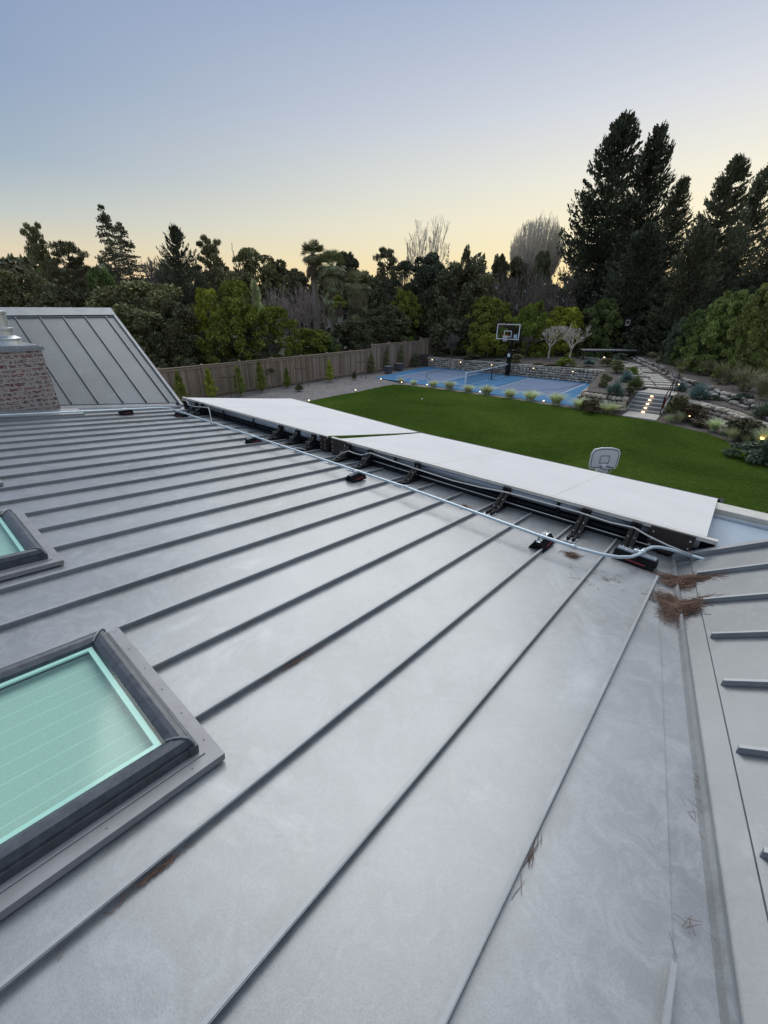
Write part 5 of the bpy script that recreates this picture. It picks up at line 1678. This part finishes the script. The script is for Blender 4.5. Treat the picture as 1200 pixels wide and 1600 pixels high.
        for (cx, cy, cz, sc_, n) in ((0, 0, .1, 1, 60), (.18, .1, .05, .7, 40), (-.2, .12, .05, .7, 40), (.02, -.22, .0, .65, 40)):
            for i in range(n):
                a = i * 2.39996; el = .15 + 1.25 * (i / n)
                l = sc_ * rng.uniform(.42, .56); w = .035 * sc_
                dx, dy, dz = math.cos(a) * math.cos(el), math.sin(a) * math.cos(el), math.sin(el) * 1.5
                sx, sy = -math.sin(a) * w, math.cos(a) * w
                k = len(Vs)
                Vs += [(cx, cy, cz), (cx + dx * l * .45 + sx, cy + dy * l * .45 + sy, cz + dz * l * .42), (cx + dx * l, cy + dy * l, cz + dz * l), (cx + dx * l * .45 - sx, cy + dy * l * .45 - sy, cz + dz * l * .42)]
                Fs.append((k, k + 1, k + 2, k + 3))
        V = np.array(Vs); F = np.array(Fs); V[:, 2] /= V[:, 2].max()
        t = None
    cm = npmesh(kind + '_foliage', V, F, mt)
    tm = mesh_of(t, kind + '_trunk', M['trunk']) if t is not None else None
    PRO[key] = (cm, tm)
    return PRO[key]


NAMES = {'oak': ('oak_tree', 'tree'), 'bush': ('shrub', 'shrub'), 'hedge': ('hedge_shrub', 'shrub'), 'cone': ('conifer', 'tree'), 'smalltree': ('small_tree', 'tree'), 'mound': ('shrub', 'shrub'),
         'pine': ('pine_tree', 'tree'), 'redwood': ('redwood_tree', 'tree'), 'bigredwood': ('redwood_tree', 'tree'), 'cedar': ('cedar_tree', 'tree'), 'spire': ('conifer', 'tree'),
         'tuft': ('grass_tuft', 'grass tuft'), 'agave': ('agave', 'agave'), 'bare': ('bare_tree', 'bare tree'), 'twiggy': ('bare_tree', 'bare tree'), 'poplar': ('poplar_tree', 'bare tree'),
         'espalier': ('bare_tree', 'bare tree'), 'palm': ('palm_tree', 'palm'), 'skirtpalm': ('palm_tree', 'palm')}
GROUPS = {'hedge': 'rounded shrubs on the right bank', 'oak': 'broad trees beyond the garden', 'bush': 'large shrubs and hedge trees', 'mound': 'small garden shrubs', 'tuft': 'ornamental grass tufts', 'agave': 'agaves in the garden beds',
          'bigredwood': 'redwoods at the right', 'redwood': 'redwoods on the left skyline', 'palm': 'palms beyond the fence', 'skirtpalm': 'palms beyond the fence', 'espalier': 'espaliered bare trees',
          'twiggy': 'leafless thickets', 'bare': 'bare trees', 'pine': 'open pines'}


def relink(o, mat):
    o.material_slots[0].link = 'OBJECT'; o.material_slots[0].material = mat


def bare(h, w, seed, kind, dist):
    rd = random.Random(seed); b = MB(); tips = []
    if kind == 'poplar':        # a round besom of fine upright shoots
        tb = MB(); tb.tube([(0, 0, 0), (0, 0, h * .5)], [h * .016, h * .012], 8)
        for i in range(800):
            th = math.acos(1 - rd.random() * 1.55); a = rd.uniform(0, 2 * PI); q = rd.uniform(.88, 1.0)
            e = Vector((math.sin(th) * math.cos(a) * w / 2 * q, math.sin(th) * math.sin(a) * w / 2 * q, h * .77 + math.cos(th) * h * .23 * q))
            s0 = Vector((e.x * .3, e.y * .3, h * .5)); m1 = Vector((e.x * .85, e.y * .85, h * .5 + (e.z - h * .5) * .55))
            if e.z < h * .56: continue
            b.tube([s0, m1, e], [.04, .035, .02], 3, cap=False)
            for k in range(3):
                p = m1.lerp(e, rd.random()); b.tube([p, p + Vector((rd.uniform(-.3, .3), rd.uniform(-.3, .3), rd.uniform(.4, .9)))], [.02, .014], 3, cap=False)
        for i in range(7):
            a = i * .9; b.tube([(0, 0, h * .42), (math.cos(a) * w * .17, math.sin(a) * w * .17, h * .55)], [h * .01, .05], 5, cap=False)
        return tb, b
    rmin = max(.008, dist * .00042)
    cfgs = {'bare': (6, 6, .20, .24, .76), 'twiggy': (5, 6, .06, .55, .80), 'poplar': (5, 7, .12, .22, .80), 'espalier': (6, 6, .26, .55, .76)}
    nb, depth, tr, spread, fac = cfgs[kind]
    segs = []

    def grow(p, d, l, r, k):
        q = p + d * l
        m_ = (p + q) / 2 + Vector((rd.uniform(-1, 1), rd.uniform(-1, 1), rd.uniform(-.5, .5))) * l * .06
        segs.append((p, m_, q, r, k))
        if k >= depth: return
        n = nb if k == 0 else rd.choice((2, 2, 3) if kind != 'poplar' else (2, 3, 3))
        a0 = rd.uniform(0, 2 * PI)
        for i in range(n):
            a = a0 + 2 * PI * i / n + rd.uniform(-.5, .5)
            sp_ = spread * rd.uniform(.5, 1.4) * (1.25 if k == 0 else 1)
            s = d.orthogonal().normalized(); t_ = d.cross(s)
            nd = (d + (s * math.cos(a) + t_ * math.sin(a)) * math.tan(min(1.2, sp_))).normalized()
            nd = (nd + Vector((0, 0, .22 if kind in ('poplar', 'bare', 'espalier') else .08))).normalized()
            grow(q, nd, l * fac * rd.uniform(.75, 1.1) * (1.6 if k == 0 and kind != 'espalier' else 1), r * .58, k + 1)
    grow(Vector((0, 0, 0)), Vector((0, 0, 1)), tr, 1.0, 0)
    if kind == 'twiggy':
        for i in range(5):
            a = rd.uniform(0, 2 * PI); grow(Vector((math.cos(a) * .12, math.sin(a) * .12, 0)), Vector((math.cos(a) * .25, math.sin(a) * .25, 1)).normalized(), tr * 1.5, .6, 1)
    pts = np.array([tuple(s[2]) for s in segs]); zt = pts[:, 2].max(); xr = np.percentile(np.hypot(pts[:, 0], pts[:, 1]), 96)
    sz = h / zt; sx = (w / 2) / xr; R0 = h * .014 if kind != 'espalier' else h * .03
    tb = MB()
    for p, m_, q, r, k in segs:
        P = [(v_.x * sx, v_.y * sx, v_.z * sz) for v_ in (p, m_, q)]
        r0 = max(rmin * (1 if k < depth else .8), R0 * r)
        (tb if k == 0 else b).tube(P, [r0, r0 * .85, max(rmin * .7, r0 * .6)], 7 if k < 2 else 3, cap=False)
    return tb, b


def palm(h, w, skirt, seed):
    rd = random.Random(seed); tb = MB(); b = MB(); dd = MB()
    hw = w / 2; cz = h - hw * .9
    n = 12; tb.tube([(math.sin(i * .4 + seed) * .06 * i / n, 0, cz * i / n) for i in range(n + 1)], [.30 - .10 * i / n + (.01 if i % 2 else 0) for i in range(n + 1)], 10)
    top = Vector((math.sin(n * .4 + seed) * .06, 0, cz))

    def fan(m_, org, d, pet, R, droop):
        s = d.cross(Vector((0, 0, 1)))
        if s.length < .1: s = Vector((1, 0, 0))
        s.normalize(); u = s.cross(d).normalized()
        c = org + d * pet
        m_.tube([org, c], .018, 3, False)
        for k in range(13):
            a = -1.25 + 2.5 * k / 12
            bd_ = (d * math.cos(a) + s * math.sin(a)).normalized()
            t_ = c + bd_ * R * .6 + u * rd.uniform(-.03, .03); e = c + bd_ * R * .95 + Vector((0, 0, -droop * R))
            wv_ = bd_.cross(u).normalized() * R * .055
            m_.add([c, t_ + wv_, e, t_ - wv_], [(0, 1, 2, 3)])
    for i in range(46 if not skirt else 56):
        a = i * 2.4; el = math.asin(rd.uniform(-.55, .98))
        d = Vector((math.cos(a) * math.cos(el), math.sin(a) * math.cos(el), math.sin(el)))
        fan(b, top, d, hw * .42, hw * .62, .06 if el > .2 else .30)
    for i in range(110 if skirt else 30):
        a = rd.uniform(0, 2 * PI); z = -rd.random() * hw * (2.4 if skirt else 1.0)
        el = rd.uniform(-1.4, -.95); d = Vector((math.cos(a) * math.cos(el), math.sin(a) * math.cos(el), math.sin(el)))
        fan(b if (skirt and rd.random() < .75) else dd, top + Vector((math.cos(a) * hw * .3, math.sin(a) * hw * .3, z)) , d, hw * .2, hw * .5, .25)
    return tb, b, dd


def plant(kind, matk, x, y, z, h, w, label, i):
    nm, cat = NAMES[kind]
    grp = GROUPS.get(kind)
    if kind in ('bare', 'twiggy', 'poplar', 'espalier'):
        r = empty(nm, (x, y, z - .05), 0)
        tb, bb = bare(h + .05, w * (1.35 if kind == 'espalier' else 1), 100 + i, kind, math.hypot(x, y))
        tb.build('trunk', L[matk], r); bb.build('branches', L[matk], r)
        tag(r, label, cat, grp); return r
    if kind in ('palm', 'skirtpalm'):
        r = empty(nm, (x, y, z), 0); tb, bb, dd = palm(h, w * 1.05, kind == 'skirtpalm', i)
        tb.build('trunk', M['palmtrunk'], r); bb.build('fronds', L[matk], r); dd.build('dead_fronds', M['deadleaf'], r)
        tag(r, label, cat, grp); return r
    nvar = {'oak': 3, 'bush': 3, 'bigredwood': 3, 'mound': 3, 'pine': 2, 'redwood': 2, 'tuft': 3, 'agave': 2}.get(kind, 1)
    cm, tm = proto(kind, i % nvar)
    if tm is None:
        o = bpy.data.objects.new(nm, cm); COL.objects.link(o)
        o.location = (x, y, z - .02); o.scale = (w, w, h); o.rotation_euler = (0, 0, (i * 1.7) % 6.28); relink(o, L[matk])
        tag(o, label, cat, grp); return o
    r = empty(nm, (x, y, z - .05), (i * 1.7) % 6.28); r.scale = (w, w, h + .05)
    c = bpy.data.objects.new('crown', cm); COL.objects.link(c); c.parent = r; relink(c, L[matk])
    t = bpy.data.objects.new('trunk', tm); COL.objects.link(t); t.parent = r
    tag(r, label, cat, grp); return r


# wider crowns than the outline alone suggests are kept for the hedge masses
for i, (kind, matk, x, y, z, h, w, lab) in enumerate(PLANTS):
    plant(kind, matk, x, y, z, h, w, lab, i)

ORD = ['first', 'second', 'third', 'fourth', 'fifth', 'sixth', 'seventh', 'eighth', 'ninth', 'tenth', 'eleventh']
for i, (x, y, h, w) in enumerate(((-19.3, 24.35, .32, .5), (-18.1, 24.35, .30, .45), (-16.5, 24.4, .42, .6), (-15.2, 24.4, .52, .75), (-13.75, 24.38, .40, .7), (-12.4, 24.34, .55, .8),
                                  (-10.85, 24.28, .50, .75), (-9.55, 24.3, .56, .8), (-8.0, 24.2, .62, .85), (-6.65, 24.1, .50, .9), (-5.2, 23.95, .5, .95))):
    plant('tuft', 'straw', x, y, .02, h * 1.2, w * 1.75, 'pale grass tuft between lawn and court, %s from the left' % ORD[i], i)

# extra low planting along the foot of the right hand walls
for i, (x, y, h, w, k_, m_, lab) in enumerate((
        (-2.45, 23.75, .45, .7, 'tuft', 'straw', 'pale grass tuft at the foot of the handrail'),
        (-1.2, 23.6, .35, .8, 'mound', 'brown', 'low brown plant between two pale grass tufts right of the steps'),
        (-.1, 22.9, .5, .8, 'mound', 'grey', 'grey cushion plant against the dry stone wall'),
        (.55, 21.7, .5, .9, 'tuft', 'straw', 'pale grass tuft just left of the amber lamp'),
        (1.5, 20.6, .6, 1.0, 'mound', 'dark', 'dark cushion plant right of the amber lamp'),
        (-6.2, 23.9, .3, .6, 'mound', 'grey', 'small grey plant below the rough wall left of the steps'),
        (-2.2, 29.5, .35, .8, 'mound', 'brown', 'low rusty plant in the bed above the handrail'),
        (-1.2, 26.6, .3, .7, 'mound', 'grey', 'low grey plant on top of the dry stone wall'),
        (-3.6, 33.3, .45, .8, 'tuft', 'dry', 'tan grass tuft leaning over the boulder row, middle of its length'),
        (-5.6, 38.4, .5, .9, 'tuft', 'dry', 'tan grass tuft behind the far part of the boulder row'),
        (-6.7, 40.6, .5, 1.0, 'tuft', 'dry', 'tan grass tuft at the far end of the boulder row'))):
    z_ = 0 if y < 24.4 and x > -7 and x < 2 and y < 24 else ZT(x, y)
    if k_ == 'tuft' and m_ == 'dry': z_ = ZB(x, y)
    plant(k_, m_, x, y, z_, h, w, lab, i + 3)

# young fence planting
def sapling_shrub(x, y, h, w, label, mk='leaf'):
    r = empty('young_shrub', (x, y, 0), random.uniform(0, 6)); tag(r, label, 'young shrub', 'young shrubs along the fence')
    w *= 1.45; n = 2200; z = rng.random(n) ** .8; a = rng.uniform(0, 2 * PI, n)
    rr = (.10 + .9 * (1 - z) ** .8 * (z * 6).clip(0, 1)) * w / 2 * rng.random(n) ** .5 * (1 + .3 * np.sin(z * 23 + a * 2))
    P = np.stack([rr * np.cos(a), rr * np.sin(a), .08 + z * (h - .08)], 1)
    V, F = cards(P, np.tile([0, 0, 1.0], (n, 1)) + P * [1.5, 1.5, 0], .055, .022, .6)
    link('foliage', npmesh('foliage', V, F, L[mk]), r)
    b = MB(); b.tube([(0, 0, 0), (.01, 0, h * .9)], [.014, .005], 5); b.build('stem', M['trunk'], r)


YS = [(-23.7, 10.4, 1.72, .62, 'young yellow green shrub nearest the left wing roof, by the fence', 'leaf'),
      (-23.7, 12.15, 1.74, .60, 'young shrub by the fence just before the first staked sapling', 'lime'),
      (-23.6, 13.95, 1.70, .66, 'bright young shrub between the first staked sapling and the tall thin one', 'leaf'),
      (-23.6, 15.5, 1.83, .60, 'tall thin young shrub, its tip above the fence rail', 'leaf'),
      (-23.7, 17.6, 1.25, .42, 'short young shrub pressed against the fence left of the second sapling', 'leaf'),
      (-23.4, 21.2, 1.55, .46, 'young shrub with reddish foot in the middle of the gravel bed', 'lime'),
      (-22.1, 17.3, .42, .42, 'small dark round plant in the gravel near the awning', 'dark'),
      (-22.9, 23.2, .55, .30, 'small dark plant in the gravel left of the third sapling', 'dark'),
      (-24.2, 26.6, 1.5, .55, 'thin climbing shrub at the step in the fence', 'olive'),
      (-24.25, 28.6, 1.9, .4, 'thin climbing plant on the taller fence between the planters', 'olive'),
      (-24.25, 30.6, 1.95, .5, 'climbing plant on the taller fence right of the planters', 'olive'),
      (-24.0, 32.4, 1.2, .9, 'bushy dark plant in the corner of taller fence and stone wall', 'dark')]
for s_ in YS: sapling_shrub(*s_[:4], s_[4], s_[5])


def staked(x, y, label):
    r = empty('staked_sapling', (x, y, 0)); tag(r, label, 'sapling', 'staked saplings in the gravel bed')
    for s in (-.42, .42):
        b = MB(); b.tube([(s * .3, s, -.1), (s * .3, s, 1.62)], .026, 7); b.build('stake', M['stake'], r)
    b = MB(); b.tube([(-.13, -.42, 1.22), (0, 0, 1.18), (.13, .42, 1.24)], .016, 5); b.build('tie', M['black'], r)
    b = MB(); b.tube([(0, 0, 0), (.02, .01, .9), (0, 0, 1.9)], [.016, .012, .006], 5)
    for i in range(9):
        a = i * 2.2; z = .8 + i * .12; b.tube([(0, 0, z), (.22 * math.cos(a), .22 * math.sin(a), z + .25)], [.006, .004], 4)
    b.build('trunk', M['trunk'], r)
    n = 90; P = rng.normal(0, .2, (n, 3)) + [0, 0, 1.35]; V, F = cards(P, np.tile([0, 0, 1.], (n, 1)), .03, .014)
    link('foliage', npmesh('foliage', V, F, L['olive']), r)


staked(-23.2, 13.1, 'first staked sapling, near the left wing roof')
staked(-23.1, 18.4, 'second staked sapling, in the middle of the gravel bed')
staked(-22.8, 23.85, 'third staked sapling, near the left corner of the court')

# ------------------------------------------------------------------ neighbours' houses
def neighbour(x, y, rz, w, d, hw_, hr_, wall, roof, label):
    r = empty('neighbour_house', (x, y, 0), rz); tag(r, label, 'house')
    b = MB(); b.box(-w / 2, w / 2, -d / 2, d / 2, 0, hw_)
    b.add([(-w / 2, -d / 2, hw_), (-w / 2, d / 2, hw_), (-w / 2, 0, hr_ - .08)], [(0, 2, 1)]); b.add([(w / 2, -d / 2, hw_), (w / 2, d / 2, hw_), (w / 2, 0, hr_ - .08)], [(0, 1, 2)])
    b.build('wall', wall, r)
    b = MB(); o_ = .4
    for s in (-1, 1):
        p = [(-w / 2 - o_, s * (d / 2 + o_), hw_ - .2), (w / 2 + o_, s * (d / 2 + o_), hw_ - .2), (w / 2 + o_, 0, hr_), (-w / 2 - o_, 0, hr_)]
        if s > 0: p = p[::-1]
        b.hexa([(a, c, e - .12) for a, c, e in p] + p)
    b.build('roof', roof, r)
    for fx_ in (-.3, .0, .3):
        for zz in ([1.0] if hw_ < 4 else [1.0, 3.6]):
            b = MB()
            for (x0, x1, z0, z1) in ((-.6, .6, 0, .08), (-.6, .6, 1.12, 1.2), (-.6, -.52, .08, 1.12), (.52, .6, .08, 1.12), (-.03, .03, .08, 1.12)):
                b.box(fx_ * w + x0, fx_ * w + x1, -d / 2 - .05, -d / 2 - .001, zz + z0, zz + z1)
            f_ = b.build('window', M['white'], r)
            b = MB(); b.box(fx_ * w - .52, fx_ * w + .52, -d / 2 - .02, -d / 2 - .002, zz + .08, zz + 1.12); b.build('pane', M['darkglass'], f_)
    return r


neighbour(-38.5, 47.5, .75, 9, 6, 3.2, 5.9, M['white'], M['shingle'], 'white walled house with grey roof glimpsed left of the dark oak mass')
neighbour(-52.5, 50.0, .75, 3.2, 4, 5.9, 6.4, M['stucco'], M['shingle'], 'pale flat building glimpsed between the palm trunks')
neighbour(-33.0, 64.5, .5, 8, 7, 5.5, 8.2, M['white'], plain('blue_grey_roof', (.22, .27, .36), .7), 'blue grey roofed house seen small right of the dark oaks')
neighbour(-22.5, 60.0, .35, 12, 6, 4.2, 6.6, M['stucco'], M['shingle'], 'long grey roofed house behind the brown bare trees')

# far wood closing the view: one mass nobody could count
n = 70000
a = rng.uniform(-2.35, 1.9, n)             # azimuth from +Y, clockwise positive
az = a
Rr = 108 + 22 * rng.random(n)
htop = 11.3 + 1.6 * np.sin(az * 23 + 1) + 1.2 * np.sin(az * 61 + 2) + .9 * np.sin(az * 131) + 1.0 * np.sin(az * 9)
z = htop * rng.random(n) ** .7
P = np.stack([Rr * np.sin(az), Rr * np.cos(az), z], 1)
V, F = cards(P, np.tile([0, 0, .6], (n, 1)), 1.0, .5)
o = link('distant_wood', npmesh('distant_wood', V, F, L['dark'])); tag(o, 'distant dark wood closing the horizon', kind='stuff')
